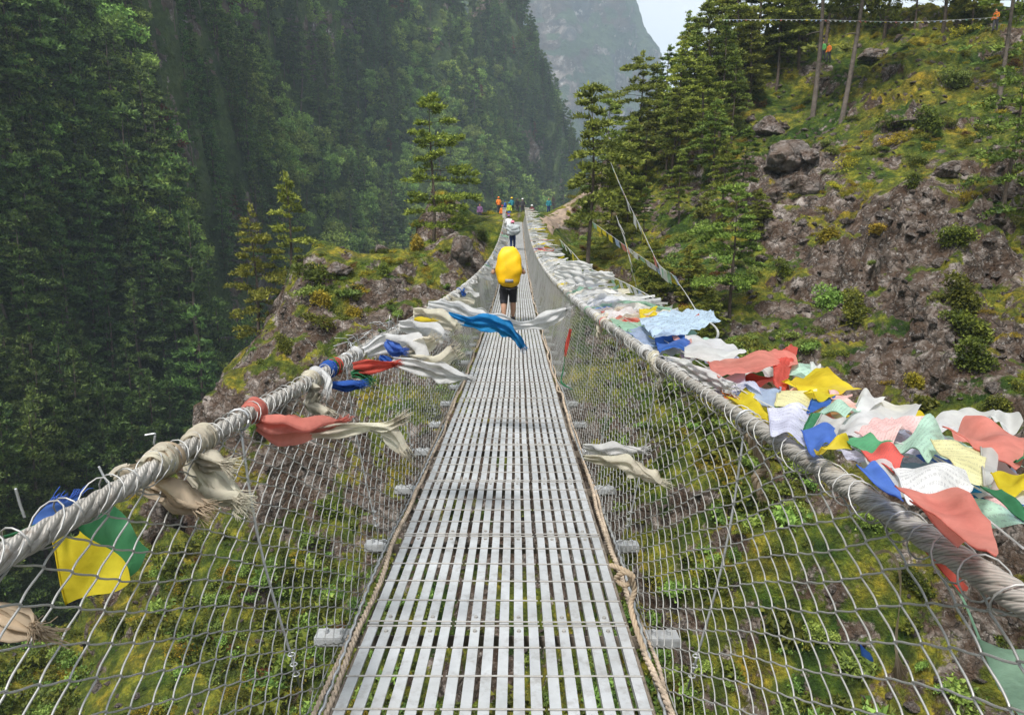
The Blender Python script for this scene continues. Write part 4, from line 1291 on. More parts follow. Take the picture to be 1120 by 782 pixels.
# filler flags under the named ones
lift_n[0] = -8
for k in range(64):
    y = 1.25 + 5.0 * ((k + rnd.random()) / 64) ** 1.2; c = rail(1, y) + np.array([rnd.uniform(.03, .42), 0, rnd.uniform(-.03, .0)])
    L = rnd.uniform(.16, .28); w_ = rnd.uniform(.12, .2); dy_ = rnd.uniform(-.05, .12)
    a = c; b = c + [L, dy_, rnd.uniform(-.05, .01)]; d = c + [0, w_, 0]; e = b + [0, w_, -.02]
    color = rnd.choice(['white', 'white', 'palegreen_p', 'lavender_p', 'paleblue', 'pink_p', 'green', 'yellow', 'coral', 'grey', 'blue'])
    U, V = np.meshgrid(np.linspace(0, 1, 16), np.linspace(0, 1, 12), indexing='ij')
    G = a + (b - a) * U[..., None] + (d - a) * V[..., None]; ph = rnd.uniform(0, 6)
    G[..., 2] += .016 * np.sin(U * 11 + V * 3 + ph) * (.3 + U) + .01 * np.sin(V * 9 + ph)
    m = MB(); m.sheet(G); tag(m.build('prayer_flag', CL[color]), 'small faded prayer flag tucked low under the brighter ones outside the right cable', 'prayer flag', 'prayer flags tucked under the brighter ones')

FL = [
 ('paleblue_p', 'long pale scarf with blue woven stripes streaming out above the cobalt flag', [(704, 350), (762, 338), (789, 350), (722, 366)], .10),
 ('cobalt', 'blue flag at the far end of the coloured flags beside the white rows', [(628, 325), (660, 318), (668, 326), (640, 333)], None),
 ('yellow', 'yellow flag lying between two blue ones near the far end', [(638, 329), (656, 322), (680, 334), (652, 336)], None),
 ('cobalt', 'blue flag just in front of the flat yellow one', [(646, 335), (680, 335), (672, 342), (654, 341)], None),
 ('red', 'bright red flag just past the small blue pair', [(660, 344), (692, 340), (700, 352), (678, 356)], None),
 ('yellow', 'small crumpled yellow flag above the striped pale scarf', [(700, 338), (717, 337), (717, 346), (702, 348)], .08),
 ('palegreen', 'pale green faded flag beneath the bright red one', [(668, 352), (705, 349), (716, 360), (690, 364)], None),
 ('paleblue', 'light blue flag folded along the cable before the cobalt one', [(684, 361), (714, 362), (728, 374), (706, 376)], None),
 ('blue', 'deep cobalt flag billowing beside the tied white knots', [(718, 370), (748, 368), (755, 380), (724, 384)], .06),
 ('pink', 'small pink flag tip sticking up behind the cobalt flag', [(733, 363), (742, 361), (756, 374), (738, 371)], .07),
 ('white', 'large white cloth running from the cobalt flag to the big red one', [(752, 372), (776, 369), (810, 386), (752, 393)], .06),
 ('orange', 'tiny orange flag tangled with thread beside the cable', [(788, 427), (799, 428), (812, 436), (794, 435)], None),
 ('maroon', 'maroon strip of cloth under the big red flag', [(818, 415), (857, 411), (860, 422), (824, 422)], None),
 ('coral', 'big red flag spread flat, highest of the row', [(780, 396), (850, 384), (866, 396), (792, 413)], .08),
 ('red', 'dark red folded end hanging from the big red flag', [(847, 386), (870, 381), (860, 416), (848, 413)], .085),
 ('palegreen_p', 'pale green printed flag behind the large yellow one', [(859, 400), (888, 398), (890, 410), (860, 414)], None),
 ('white', 'small white scrap of cloth at the tip of the pale green printed flag', [(887, 397), (897, 401), (896, 409), (888, 407)], None),
 ('yellow', 'large bright yellow flag curved like a leaf', [(858, 416), (892, 408), (939, 424), (893, 434)], .07),
 ('lavender', 'pale blue-white cloth twisted along the cable below the maroon strip', [(766, 406), (810, 412), (826, 432), (790, 424)], None),
 ('paleblue', 'soft blue flag beside the yellow leaf-shaped one nearest the cable', [(815, 425), (850, 427), (846, 446), (826, 434)], None),
 ('yellow', 'yellow flag pressed against the cable where the white knots end', [(796, 438), (820, 433), (843, 452), (836, 458)], .03),
 ('paleyellow_p', 'pale yellow printed flag above the lavender printed one', [(854, 427), (893, 432), (884, 450), (850, 447)], None),
 ('lavender_p', 'lavender-white printed flag hanging next to the cable', [(842, 447), (882, 449), (877, 478), (846, 470)], None),
 ('blue', 'blue flag between the pale yellow and pale green printed ones', [(890, 436), (911, 437), (906, 448), (885, 449)], None),
 ('pink_p', 'little pink printed flag under the edge of the large yellow flag', [(908, 430), (930, 429), (932, 437), (911, 439)], None),
 ('palegreen_p', 'green-white printed flag left of the big white cloth', [(896, 449), (926, 438), (946, 441), (926, 456)], None),
 ('green', 'narrow dark green flag beside the lavender printed one', [(888, 453), (899, 452), (888, 471), (880, 470)], None),
 ('grey', 'greyish flag between the narrow green and the big white cloth', [(900, 454), (922, 461), (914, 472), (890, 471)], None),
 ('cobalt', 'wide blue flag lying on the cable below the greyish one', [(879, 472), (912, 469), (914, 480), (892, 489)], None),
 ('white', 'big white cloth arching in the middle of the coloured flags', [(912, 471), (952, 436), (1002, 452), (946, 478)], .05),
 ('white', 'crumpled white peak of cloth above the big white one', [(938, 441), (950, 428), (968, 440), (948, 448)], .06),
 ('pink_p', 'pale pink printed flag laid over the big white cloth', [(940, 475), (974, 451), (1006, 458), (976, 481)], .07),
 ('yellow', 'thin yellow flag just above the cable beside the ribbed green one', [(894, 490), (924, 479), (930, 488), (903, 492)], None),
 ('green_p', 'ribbed green printed flag beside the thin yellow one', [(926, 481), (950, 476), (973, 489), (952, 495)], None),
 ('red_p', 'orange-red printed flag right of the ribbed green one', [(944, 495), (972, 488), (993, 493), (975, 513)], None),
 ('white', 'white cloth rising at the back beside the pale pink flag', [(1000, 466), (1056, 448), (1088, 457), (1032, 472)], .05),
 ('white', 'white frayed cloth behind the large salmon flag', [(1078, 463), (1096, 455), (1118, 463), (1090, 468)], .05),
 ('palegreen_p', 'wide pale green printed flag right of the pale pink one', [(975, 483), (1018, 468), (1042, 484), (1018, 501)], .06),
 ('coral', 'large salmon red flag stretching to the right border', [(1034, 472), (1062, 462), (1124, 472), (1104, 500)], .08),
 ('green', 'small green flag corner at the border below the salmon flag', [(1106, 499), (1124, 495), (1126, 510), (1112, 505)], .07),
 ('paleyellow_p', 'pale yellow printed flag above the blue hanging one', [(1020, 496), (1074, 493), (1078, 531), (1046, 512)], .07),
 ('grey', 'thin see-through grey cloth right of the pale yellow flag', [(1074, 492), (1090, 494), (1090, 518), (1078, 530)], .075),
 ('white_p', 'long white printed flag in front, above the salmon one', [(976, 512), (1055, 514), (1056, 534), (1000, 543)], .075),
 ('white', 'white flag between the red printed and the cobalt ones at the cable', [(948, 499), (974, 498), (980, 526), (956, 514)], .08),
 ('cobalt', 'cobalt flag nearest the cable in front of the long printed one', [(938, 513), (958, 509), (985, 531), (982, 544)], .09),
 ('yellow', 'yellow flag at the right border above the long green one', [(1086, 527), (1124, 523), (1126, 540), (1100, 540)], .09),
 ('white', 'white cloth corner at the right border beneath the yellow flag', [(1096, 538), (1126, 540), (1128, 556), (1112, 550)], .085),
 ('green', 'long green flag running off the right border', [(1078, 534), (1096, 533), (1126, 562), (1126, 574)], .10),
 ('coral', 'large salmon flag sweeping over the thick cable at lower right', [(984, 538), (1046, 544), (1082, 566), (1078, 606)], .10),
 ('pink', 'faded pink flag under the sweeping salmon one', [(1000, 548), (1050, 556), (1076, 592), (1046, 588)], .09),
]
lift_n[0] = 0
for c, lb, C, lf in FL:
    flag(lb, c, C, lf, amp=.018)
flag('sky blue flag hanging down in front of the long white printed one', 'skyblue', [(1048, 514, 1.50), (1066, 518, 1.5), (1081, 548, 1.5), (1053, 556, 1.52)], amp=.01)
flag('red strip hanging outside the mesh beneath the cable at lower right', 'red', [(1006, 596, 1.5), (1022, 606, 1.5), (1058, 640, 1.42), (1054, 652, 1.42)], amp=.006)
flag('pink cloth behind the mesh just under the thick cable', 'pink', [(1012, 602, 1.6), (1050, 622, 1.55), (1060, 640, 1.5), (1040, 636, 1.55)], amp=.008)
flag('pale green flag outside the mesh in the lower right corner', 'palegreen', [(1070, 698, 1.35), (1124, 716, 1.3), (1130, 800, 1.3), (1094, 756, 1.33)], amp=.01)
m = MB(); A = smooth([tuple(at(*p)) for p in [(1000, 575, 1.6), (1030, 622, 1.5), (1053, 655, 1.42), (1072, 700, 1.36), (1100, 760, 1.33), (1125, 830, 1.3)]], 40); m.tube(A, .0028, 5)
tag(m.build('cord', CL['palegreen']), 'thin cord trailing down outside the mesh with red and green flags', 'cord')
for k, (P0, lb) in enumerate([([(620, 318), (690, 352), (745, 384), (820, 432), (900, 470), (960, 505), (1040, 540), (1120, 600)], 'thin white cord threading the flags close above the right cable'),
                              ([(1020, 500), (1062, 530), (1100, 548), (1126, 556)], 'thin pale cord along the edge of the long green flag'),
                              ([(896, 488), (950, 478), (1000, 490), (1050, 514), (1082, 532)], 'thin cord between the ribbed green and pale yellow flags')]):
    q = [rail_hit(px, py, .05) for px, py in P0]; m = MB(); m.tube(smooth([tuple(a) for a in q], 60), .0022, 5); tag(m.build('cord', CL['white']), lb, 'cord')
# white ties and knots on the right cable
SC = [
 ('white', 'twisted white scarf lying along the right cable near its knots', [(712, 392, 4.1, .04), (740, 398, 3.5, .07), (768, 410, 2.9, .06), (800, 424, 2.55, .05)], .3),
 ('cream', 'cream scarf knotted on the cable with its end hanging against the mesh', [(722, 388, 3.8, .05), (716, 400, 3.75, .05), (722, 410, 3.72, .05)], .3),
 ('cream', 'short knotted cream tie beside the small red flag', [(657, 350, 6.5, .07), (655, 362, 6.4, .08), (658, 374, 6.4, .05)], .3),
 ('white', 'slim white scarf blown over the top of the white rows above the coloured flags', [(640, 300, 8.8, .05), (655, 302, 8.6, .12), (672, 304, 8.4, .06)], .15),
 ('white', 'long white scarf streaming right toward the flag strings', [(606, 299, 10.5, .12), (628, 303, 10, .2), (650, 305, 9.8, .22), (671, 300, 9.6, .06)], .12),
 ('white', 'white scarf streaming right just above the longer one', [(612, 290, 12.2, .08), (630, 290, 12, .16), (648, 292, 11.8, .08)], .12),
 ('white', 'white scarf caught on the right mesh at mid height, upper of two', [(640, 488, 3.45, .03), (665, 492, 3.2, .07), (702, 492, 3.1, .03)], .3),
 ('cream', 'cream scarf caught on the right mesh at mid height, lower of two', [(640, 500, 3.4, .03), (672, 505, 3.1, .07), (700, 515, 3.0, .08), (724, 527, 2.95, .03)], .3),
 ('red', 'thin red ribbon hanging inside the right mesh', [(624, 360, 6.9, .03), (621, 374, 6.9, .04), (618, 390, 6.85, .025)], .3),
 ('green', 'thin green ribbon hanging below the red one inside the right mesh', [(618, 388, 6.8, .008), (616, 405, 6.7, .012), (614, 418, 6.6, .018), (626, 426, 6.5, .012)], .3),
 ('tan', 'loose pale string looped on the mesh at lower right', [(956, 606, 1.55, .008), (972, 603, 1.5, .008), (984, 625, 1.48, .010), (984, 660, 1.46, .010), (980, 700, 1.46, .008), (982, 724, 1.46, .004)], .1),
 # left side
 ('tan', 'thick twisted tan cloth tied on the left cable, lower of two bundles', [(150, 508, 1.78, .05), (168, 530, 1.78, .07), (195, 540, 1.76, .08), (222, 556, 1.74, .05)], .45),
 ('cream', 'frayed cream cloth bundle tied on the left cable, upper of two', [(205, 488, 1.98, .04), (214, 512, 1.96, .06), (236, 535, 1.93, .10), (262, 546, 1.9, .04)], .45),
 ('cream', 'small cream rag poking from the upper bundle on the left cable', [(215, 500, 1.98, .03), (228, 504, 1.95, .07), (246, 506, 1.93, .02)], .4),
 ('coral', 'frayed red cloth tied to the left cable beside the long cream one', [(282, 462, 2.42, .06), (312, 468, 2.42, .13), (345, 466, 2.42, .10), (372, 462, 2.42, .02)], .25),
 ('cream', 'long cream cloth with forked end streaming from the frayed red one', [(340, 474, 2.42, .04), (372, 470, 2.42, .07), (405, 466, 2.42, .05), (425, 474, 2.42, .06), (442, 492, 2.42, .05)], .25),
 ('cream', 'cream fork end curling up on the long cream cloth', [(404, 467, 2.42, .03), (420, 468, 2.42, .05), (437, 460, 2.42, .04)], .3),
 ('cream', 'cream cloth wrapped round the left cable and hanging down', [(330, 414, 3.1, .05), (345, 426, 3.05, .06), (342, 442, 3.05, .07), (358, 455, 3.0, .06)], .4),
 ('white', 'thin white wrap on the left cable above the frayed red cloth', [(352, 406, 3.2, .03), (360, 416, 3.15, .05), (358, 428, 3.1, .04)], .3),
 ('red', 'small bright red flag on the left cable below the white cluster', [(387, 404, 3.5, .07), (405, 401, 3.5, .10), (432, 398, 3.5, .05)], .15),
 ('green', 'small green scrap under the small bright red flag', [(384, 410, 3.5, .03), (394, 409, 3.5, .06), (404, 415, 3.5, .05)], .3),
 ('blue', 'rolled dark blue scrap left of the green one', [(362, 420, 3.4, .03), (378, 421, 3.4, .05), (393, 421, 3.4, .04)], .4),
 ('white', 'white cloth with a blue patch at the start of the left cluster', [(400, 386, 4.0, .08), (425, 374, 4.0, .16), (452, 384, 3.95, .16), (470, 396, 3.9, .08)], .3),
 ('cobalt', 'blue patch of cloth on top of the left white cluster', [(422, 374, 3.95, .05), (432, 381, 3.93, .10), (440, 384, 3.9, .04)], .3),
 ('cream', 'cream cloth fanning upward from the left white cluster', [(440, 390, 3.95, .08), (462, 378, 3.95, .14), (474, 370, 3.95, .10)], .3),
 ('cream', 'wide cream cloth pointing right out of the left white cluster', [(450, 394, 3.9, .08), (474, 398, 3.85, .16), (498, 386, 3.85, .08)], .25),
 ('white', 'white cloth lowest in the left cluster reaching toward the deck', [(430, 396, 3.9, .06), (462, 402, 3.8, .12), (485, 408, 3.8, .10), (512, 413, 3.8, .03)], .25),
 ('blue', 'dark blue knot at the root of the left white cluster', [(415, 390, 3.95, .03), (424, 394, 3.95, .07), (430, 398, 3.93, .03)], .3),
 ('white', 'white cloth behind the left cluster streaming right', [(436, 356, 4.9, .08), (458, 358, 4.9, .14), (486, 368, 4.85, .08)], .3),
 ('yellow', 'small yellow cloth between the white scarves on the left', [(453, 350, 5.2, .04), (462, 352, 5.2, .09), (472, 352, 5.2, .04)], .3),
 ('cream', 'pale cream scarf with a rounded end under the white and blue pair', [(452, 342, 5.5, .09), (470, 344, 5.5, .13), (500, 356, 5.4, .08)], .3),
 ('white', 'long white scarf blown across the walkway over the blue one', [(468, 334, 6.0, .07), (490, 338, 6.0, .17), (515, 346, 6.0, .17), (545, 351, 5.95, .13), (572, 356, 5.9, .08), (598, 350, 5.9, .13), (620, 338, 5.9, .05)], .18),
 ('skyblue', 'bright blue scarf draped across the walkway beneath the long white one', [(490, 344, 5.95, .05), (512, 352, 5.9, .12), (540, 354, 5.85, .14), (560, 364, 5.85, .11), (572, 380, 5.85, .06)], .25),
 ('tan', 'frayed pale rag at the left border outside the mesh', [(-18, 672, 1.22, .04), (10, 684, 1.22, .07), (44, 692, 1.22, .02)], .4),
 ('cream', 'cream knot where the left cable leaves the frame', [(140, 512, 1.75, .03), (134, 524, 1.76, .05), (146, 530, 1.76, .03)], .4),
]
def rope(label, pts_, r=.011, tail=.04, color='tan'):
    m = MB(); A = smooth([(*at(*p[:3]),) for p in pts_], 90)
    L = np.concatenate([[0], np.cumsum(np.linalg.norm(np.diff(A, axis=0), axis=1))])
    n = max(90, int(L[-1] / .006)); A = smooth([(*at(*p[:3]),) for p in pts_], n); L = np.linspace(0, L[-1], n)
    t = np.gradient(A, axis=0); t /= np.linalg.norm(t, axis=1, keepdims=True) + 1e-9
    a = np.cross(t, [.3, 1, .2]); a /= np.linalg.norm(a, axis=1, keepdims=True); b = np.cross(t, a)
    for k in range(3):
        ph = (6.283 * (L / (r * 7) + k / 3))[:, None]
        m.tube(A + (np.cos(ph) * a + np.sin(ph) * b) * r * .55, r * .62, 6)
    for k in range(50):
        q = A[-1] + t[-1] * tail * rnd.uniform(.3, 1) + np.array([rnd.gauss(0, .3), rnd.gauss(0, .3), rnd.gauss(0, .3)]) * tail
        m.tube([A[-1] - t[-1] * .01, (A[-1] + q) / 2, q], .0013, 3)
    tag(m.build('rope', CL[color]), label, 'rope')


rope('frayed tan rope knotted on the right cable and hanging over the mesh', [(838, 466, 2.28), (822, 458, 2.36), (814, 470, 2.30), (826, 484, 2.25), (838, 478, 2.24), (830, 466, 2.24), (820, 476, 2.22), (828, 494, 2.22), (838, 510, 2.22), (826, 522, 2.22), (832, 540, 2.22)], .013, .03)
rope('tangled rope end tied beside the right deck edge', [(668, 618, 2.95), (680, 622, 2.9), (692, 630, 2.85), (684, 640, 2.82), (674, 632, 2.85), (686, 626, 2.8), (694, 644, 2.8), (690, 662, 2.75), (697, 690, 2.65), (712, 730, 2.5), (730, 782, 2.3)], .011, .03)
rope('loose rope end tied low on the right cable near the cobalt flag', [(722, 386, 3.8), (714, 396, 3.74), (720, 408, 3.72), (727, 400, 3.7), (722, 418, 3.7)], .014, .04, 'cream')
for c, lb, pts_, fo in SC:
    scarf(lb, c, pts_, fold=fo, layers=2 if fo >= .4 else 1, fray=.045 if pts_[0][2] < 6.5 else 0)
flag('frayed blue cloth caught on top of the left cable near the border', 'cobalt', [(28, 580, 1.48), (52, 552, 1.55), (92, 538, 1.62), (78, 560, 1.58)], amp=.012, fr=.03)
flag('dark green flag hanging behind the mesh below the left cable', 'green', [(82, 572, 1.6), (122, 554, 1.66), (174, 602, 1.66), (132, 636, 1.6)], amp=.016)
flag('yellow flag hanging behind the mesh below the left cable', 'yellow', [(56, 588, 1.55), (92, 580, 1.58), (148, 632, 1.56), (72, 660, 1.52)], amp=.016)
m = MB(); m.tube(smooth([tuple(at(*p)) for p in [(-10, 590, 1.4), (14, 584, 1.45), (40, 574, 1.5), (60, 566, 1.55)]], 20), .0035, 5)
tag(m.build('cord', CL['green']), 'short green cord lying on the left cable at the border', 'cord')
flag('small tattered blue scrap snagged on the mesh at lower right', 'blue', [(942, 706, 1.5), (952, 714, 1.5), (956, 724, 1.5), (944, 718, 1.5)], amp=.004)


# prayer flag strings across the slope
def flag_string(label, pts_, nfl, size, sag=.0, hang=True, cords='white'):
    A = smooth([tuple(p) for p in pts_], 60); A[:, 2] -= sag * np.sin(np.linspace(0, math.pi, 60))
    r = empty('prayer_flag_string', A[0]); tag(r, label, 'flag string')
    B = A - A[0]
    m = MB(); m.tube(B, .012, 4); m.build('cord', CL[cords], r)
    cs = ['white', 'palegreen', 'white', 'yellow', 'white', 'paleblue', 'coral', 'white']
    for k in range(nfl):
        t = (k + .5) / nfl * 59; i = int(t); p = B[i] + (B[min(i + 1, 59)] - B[i]) * (t - i); d = B[min(i + 1, 59)] - B[i]; d = d / (np.linalg.norm(d) + 1e-9)
        hh = size * rnd.uniform(.7, 1.1); w_ = size * 1.1
        U, V = np.meshgrid(np.linspace(-.5, .5, 5), np.linspace(0, 1, 5), indexing='ij')
        dn = np.array([rnd.uniform(.1, .6), rnd.uniform(-.2, .2), -1.0]); dn /= np.linalg.norm(dn)
        G = p + d * (U * w_)[..., None] + dn * (V * hh)[..., None]; G[..., 1] += .05 * np.sin(U * 6 + V * 4 + k)
        mm = MB(); mm.sheet(G); mm.build('flag', CL[cs[(k + rnd.randrange(3)) % 8]], r)


def on(px, py, lift=0.0, Y=None):
    if Y is not None: return at(px, py, Y)
    h, n = hit(px, py)
    return h + (CAM - h).normalized() * lift


flag_string('string of white flags high across the upper slope between the pine trunks', [at(790, 22, 60), at(890, 22, 62), at(1000, 24, 60), at(1125, 17, 56)], 60, .13)
flag_string('string of flags slanting down the wooded slope from the ridge', [at(668, 178, 50), at(684, 215, 46), at(704, 255, 42), at(720, 288, 39), at(735, 300, 38)], 20, .68)
flag_string('lower string of flags running from the trunk of the slim pine down to the right', [at(648, 243, 46), at(680, 266, 43), at(715, 290, 40), at(735, 300, 38)], 16, .45)
flag_string('short steep string of flags between the slim pine and the white scarves', [at(674, 236, 44), at(683, 262, 42), at(690, 290, 41), on(697, 316)], 10, .55)
flag_string('colourful string of flags dipping below the white scarves', [at(612, 262, 30), at(626, 276, 27), at(642, 292, 24), at(676, 306, 20), at(700, 318, 18), at(724, 332, 16)], 17, .3)
flag_string('thin string with few scraps stretched up past the striped pale scarf', [at(735, 300, 38), at(748, 318, 22), at(762, 340, 12), at(785, 362, 6.5), Vector(rail(1, 3.4)) + Vector((.05, 0, .02))], 5, .06)

# ------------------------------------------------------------------ people
SK = simple('skin', (.42, .24, .16), .6, 0, .1)
HAIRM = simple('hair', (.03, .02, .015), .8, 0, .2)
fab = {k: simple('fabric_' + k, v, .85, 0, .18, 14, .3) for k, v in dict(black=(.02, .02, .025), dark=(.05, .05, .06), orange=(.75, .20, .03), red=(.40, .04, .05), blue=(.04, .10, .40), teal=(.03, .20, .25),
       green=(.10, .35, .10), lime=(.45, .55, .06), yellow=(.80, .52, .01), grey=(.25, .25, .26), pale=(.58, .60, .60), load=(.34, .37, .38), pink=(.65, .20, .28), maroon=(.16, .03, .05), brown=(.13, .08, .05), navy=(.03, .05, .13), white=(.7, .7, .7), purple=(.20, .10, .22)).items()}


def skin_body(name, step=.16, fingers=False, lean=.05, arms='down', turn=0.0, wide=1.0):
    V = []; E = []; R = []
    def v(x, y, z, r, r2=None, par=None):
        V.append((x * wide, y, z)); R.append((r, r2 or r))
        if par is not None: E.append((par, len(V) - 1))
        return len(V) - 1
    pel = v(0, 0, .95, .145, .12)
    sp = v(0, lean * .4, 1.12, .135, .11, pel); ch = v(0, lean, 1.34, .155, .12, sp)
    nk = v(0, lean + .02, 1.49, .055, None, ch); hb = v(0, lean + .04, 1.555, .068, .075, nk); hd = v(0, lean + .05, 1.63, .082, .098, hb); ht = v(0, lean + .045, 1.71, .062, .075, hd)
    for s in (-1, 1):
        sh = v(s * .175, lean, 1.41, .062, None, ch)
        if arms == 'straps':
            el = v(s * .345, lean - .10, 1.12, .047, None, sh); wr = v(s * .24, lean + .13, 1.22, .030, None, el)
            pm_ = v(s * .21, lean + .16, 1.27, .034, .022, wr); e = (0, .1, .9)
        elif arms == 'down':
            el = v(s * .245, lean - .05, 1.15, .045, None, sh); wr = v(s * .235, lean + .10, .96, .030, None, el)
            pm_ = v(s * .23, lean + .14, .90, .034, .022, wr); e = (s * .0, .3, -.9)
        else:
            el = v(s * .25, lean + .02, 1.17, .045, None, sh); wr = v(s * .17, lean + .17, 1.30, .030, None, el)
            pm_ = v(s * .15, lean + .17, 1.37, .034, .022, wr); e = (0, .1, .9)
        if fingers:
            for f in range(4):
                L = (.06, .075, .07, .055)[f]; q = (s * .012 * (f - 1.5), e[1] * L * .5, e[2] * L * .55)
                a = v(V[pm_][0] / wide + q[0], V[pm_][1] + q[1], V[pm_][2] + q[2], .009, None, pm_)
                v(V[a][0] / wide, V[a][1] + L * .35, V[a][2] + e[2] * L * .3, .008, None, a)
            a = v(V[wr][0] / wide - s * .03, V[wr][1] + .03, V[wr][2] + e[2] * .04, .010, None, pm_); v(V[a][0] / wide - s * .012, V[a][1] + .02, V[a][2] + e[2] * .02, .009, None, a)
        else:
            v(V[pm_][0] / wide, V[pm_][1] + .02, V[pm_][2] + e[2] * .07, .022, None, pm_)
        st = step * s
        hp = v(s * .09, .0, .87, .105, .11, pel); kn = v(s * .10, st * .55 + .03, .50, .070, .074, hp); cf = v(s * .10, st * .75 - .01, .34, .066, .072, kn)
        an = v(s * .10, st, .10, .036, .04, cf); hl = v(s * .105, st - .02, .045, .040, None, an); v(s * .12, st + .15, .035, .036, .032, hl)
    me = bpy.data.meshes.new(name); me.from_pydata(V, E, []); ob = bpy.data.objects.new('tmp', me); COL.objects.link(ob)
    md = ob.modifiers.new('s', 'SKIN'); md.use_smooth_shade = True
    for i, r in enumerate(R):
        sv = me.skin_vertices[0].data[i]; sv.radius = r; sv.use_root = (i == 0)
    ss = ob.modifiers.new('u', 'SUBSURF'); ss.levels = 2; ss.render_levels = 2
    dg = bpy.context.evaluated_depsgraph_get(); dg.update()
    out = bpy.data.meshes.new_from_object(ob.evaluated_get(dg)); out.name = name
    bpy.data.objects.remove(ob); bpy.data.meshes.remove(me)
    return out


def shell(body, name, pred, off, m_, parent, flare=0.0):
    n = len(body.vertices); co = np.empty(n * 3, np.float32); body.vertices.foreach_get('co', co); co = co.reshape(-1, 3)
    no = np.array([v.normal[:] for v in body.vertices])
    fs = [p.vertices[:] for p in body.polygons if pred(p.center)]
    used = sorted({i for f in fs for i in f}); mp = {i: k for k, i in enumerate(used)}
    u = np.array(used, int); q = co[u] + no[u] * off; q += no[u] * (vnoise(co[u] * 14, 4)[:, None] * off * .6)
    me = bpy.data.meshes.new(name); me.from_pydata(q.tolist(), [], [[mp[i] for i in f] for f in fs]); me.materials.append(m_)
    me.polygons.foreach_set('use_smooth', [True] * len(me.polygons))
    o = bpy.data.objects.new(name, me); COL.objects.link(o); o.parent = parent
    sm = o.modifiers.new('thick', 'SOLIDIFY'); sm.thickness = .008
    return o


bodies = {}
def person(loc, rz, label, top, legs, hat=None, hair=True, shorts=False, arms='down', step=.14, group=None, wide=1.0, sleeves=True, detail=False, sc=1.0):
    key = (arms, step, wide, detail)
    if key not in bodies: bodies[key] = skin_body('body', step, detail, arms=arms, wide=wide)
    b = bodies[key].copy(); b.materials.clear(); b.materials.append(SK)
    r = empty('person', loc, rz); r.scale = (sc,) * 3; tag(r, label, 'person', group)
    o = bpy.data.objects.new('body', b); COL.objects.link(o); o.parent = r
    arm = lambda c: abs(c.x) > .20 * wide and c.z > .82
    shell(b, 'jacket' if sleeves else 'shirt', lambda c: (.90 < c.z < 1.50 and abs(c.x) < .225 * wide + .0) or (arm(c) and (c.z > .97 if sleeves else c.z > 1.22)), .016, fab[top], r)
    shell(b, 'shorts' if shorts else 'trousers', lambda c: (.46 if shorts else .09) < c.z < .97 and abs(c.x) < .2 * wide, .020 if shorts else .014, fab[legs], r)
    shell(b, 'boots', lambda c: c.z < .12, .010, fab['dark'], r)
    if hair: shell(b, 'hair', lambda c: c.z > 1.60 and c.y < .11 or c.z > 1.70, .014, HAIRM, r)
    if hat:
        m = MB(); a = np.linspace(0, 6.283, 15)[:-1]
        prof = [(.15, 1.665), (.155, 1.672), (.108, 1.685), (.104, 1.72), (.09, 1.765), (.05, 1.785), (.002, 1.79)]
        G = np.array([[(q * math.cos(t), .055 + q * math.sin(t) * 1.1, z) for t in np.append(a, a[0])] for q, z in prof]); m.sheet(G); m.build('hat', fab[hat], r)
    # nose
    m = MB(); m.tube([(0, .145, 1.655), (0, .172, 1.625), (0, .150, 1.612)], [.006, .012, .006], 6); m.build('nose', SK, r)
    return r


def pack_mesh(name, w_, d_, h_, m_, seed, lump=.03, top=.72):
    n1, n2 = 40, 32
    th = np.linspace(0, 2 * math.pi, n1); ph = np.linspace(-math.pi / 2, math.pi / 2, n2)
    T, F = np.meshgrid(th, ph, indexing='ij')
    sg = lambda v, e: np.sign(v) * np.abs(v) ** e
    x = w_ / 2 * sg(np.cos(F), .30) * sg(np.cos(T), .6); y = d_ / 2 * sg(np.cos(F), .45) * sg(np.sin(T), .75); z = h_ / 2 * sg(np.sin(F), .85)
    zt = np.clip(z / h_ + .5, 0, 1); k = np.interp(zt, [0, .04, .12, .3, .6, .85, .95, 1], [.55, .80, .93, 1, .97, .86, .74, .5]) if lump < .04 else 1 - (1 - top) * np.clip(z / (h_ / 2), 0, 1) ** 1.5
    G = np.stack([x * k, y * k, z], -1)
    N_ = G / (np.linalg.norm(G, axis=-1, keepdims=True) + 1e-6)
    wr = fbm(G * np.array([6, 6, 3.0]) + seed, seed, 3) * lump + lump * .5 * np.sin(G[..., 2] * 22 + 3 * np.sin(G[..., 0] * 7 + seed))
    G = G + N_ * wr[..., None]; G[-1] = G[0]
    m = MB(); m.sheet(G); return m


YH = 15.8
hk = person((-.10, YH, dz(YH)), 0.02, 'hiker seen from behind in black shorts walking down the middle of the bridge', 'grey', 'black', shorts=True, detail=True, sleeves=False, arms='straps', step=.15, hair=True, wide=1.06)
bp = empty('backpack', (-.08, YH - .28, dz(YH) + 1.29), .02); tag(bp, 'large backpack in a bright yellow rain cover on the back of the hiker in shorts', 'backpack')
pack_mesh('rain_cover', .57, .42, .90, fab['yellow'], 3, .020).build('rain_cover', simple('rain_cover', (.86, .50, .006), .55, 0, .12, 5, .3), bp)
for s in (-1, 1):
    m = MB(); ribbon(m, [(s * .16, .16, -.20, .05), (s * .19, .36, -.12, .06), (s * .17, .44, .10, .06), (s * .13, .30, .22, .06), (s * .12, .14, .14, .05)], .05, 1, 0, 1.5, n=24, ac=4, updir=(1, 0, 0)); m.build('shoulder_strap', fab['dark'], bp)
m = MB(); m.box((0, -.20, -.30), (.09, .012, .035)); m.build('logo_patch', fab['grey'], bp)
m = MB(); m.tube([(-.20, .03, -.47), (0, -.14, -.50), (.20, .03, -.47)], .014, 6); m.build('hem_cord', fab['dark'], bp)

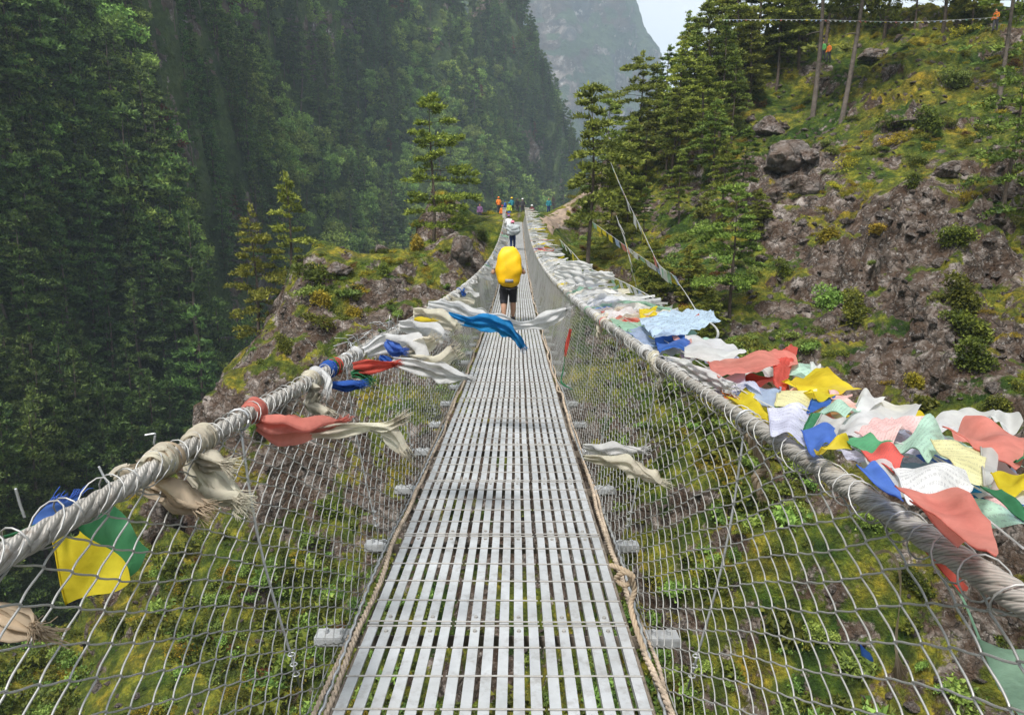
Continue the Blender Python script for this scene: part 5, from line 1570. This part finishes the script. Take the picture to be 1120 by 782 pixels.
YP = 43.5
pt = person((-.15, YP, dz(YP)), 0, 'porter in dark trousers bent under a pale bundle farther along the bridge', 'dark', 'navy', hat='pink', arms='up', step=.18)
b2 = empty('bundle', (-.12, YP - .34, dz(YP) + 1.22)); tag(b2, 'pale grey wrapped bundle carried on the back of the porter on the bridge', 'load')
pack_mesh('sack', .80, .5, .62, None, 9, .05, .8).build('sack', fab['load'], b2)
m = MB(); m.tube([(-.40, 0, -.10), (-.1, -.27, -.13), (.25, -.25, -.10), (.41, 0, -.08)], .02, 6); m.tube([(-.40, 0, .08), (-.1, -.27, .05), (.25, -.25, .07), (.40, 0, .1)], .02, 6); m.build('binding', fab['grey'], b2)
p3 = person((-.45, 49.5, dz(49.5)), .1, 'walker in a pale blouse carrying a white sack just beyond the porter', 'white', 'brown', hat='purple', arms='up')
grp = [(525, 68, 'purple', 'dark', 'person in dark purple standing alone on the rocks left of the bridge end', None, 3.0),
       (545.5, 77, 'orange', 'dark', 'leftmost person in an orange jacket at the bridge end', 'orange', .3), (549.5, 73, 'orange', 'navy', 'person in an orange jacket beside another in orange at the bridge end', 'red', 2.9),
       (553, 80, 'blue', 'dark', 'person in a blue jacket behind the two in orange', 'navy', 1.2), (557, 74, 'lime', 'blue', 'person in a lime green top at the middle of the waiting group', 'teal', 3.1),
       (560, 77, 'teal', 'dark', 'person in teal next to the one in lime green', 'yellow', .5), (566, 79, 'black', 'dark', 'person in black behind the head of the porter', 'dark', 2.8),
       (571.5, 77, 'dark', 'dark', 'person in dark grey at the right cable post', 'white', 3.2), (582, 74, 'maroon', 'dark', 'person in a maroon jacket with a white hat right of the bridge end', 'white', 2.7), (600, 76, 'teal', 'navy', 'person in dark teal at the foot of the trail', None, 3.1)]
for px, Y, tp, lg, lb, ht_, rz in grp:
    q = at(px, 235, Y); g = ground(q.x, q.y)
    pr_ = person((q.x, q.y, g.z - .01), rz, lb, tp, lg, hat=ht_, step=.06)
for px, py, tp, lb in [(906, 68, 'orange', 'person in an orange jacket high among the pines on the right slope'), (900, 66, 'green', 'person in green beside the orange one high on the right slope'), (1088, 34, 'orange', 'person in orange near the top right pine trunk')]:
    h, n = hit(px, py)
    if h is not None: person(h, 2.0, lb, tp, 'dark', step=.12)
# ------------------------------------------------------------------ the air
hz, hnt, hout = mat('haze')
pv = N(hnt, 'ShaderNodeVolumePrincipled')
pv.inputs['Color'].default_value = (.60, .75, .88, 1)
pv.inputs['Density'].default_value = .00036
pv.inputs['Anisotropy'].default_value = .0
hnt.links.new(pv.outputs[0], hout.inputs['Volume'])
hm = MB()
hm.box((200, 1500, 310), (2200, 2200, 470))
hob = hm.build('haze', hz, None, False); tag(hob, kind='stuff')
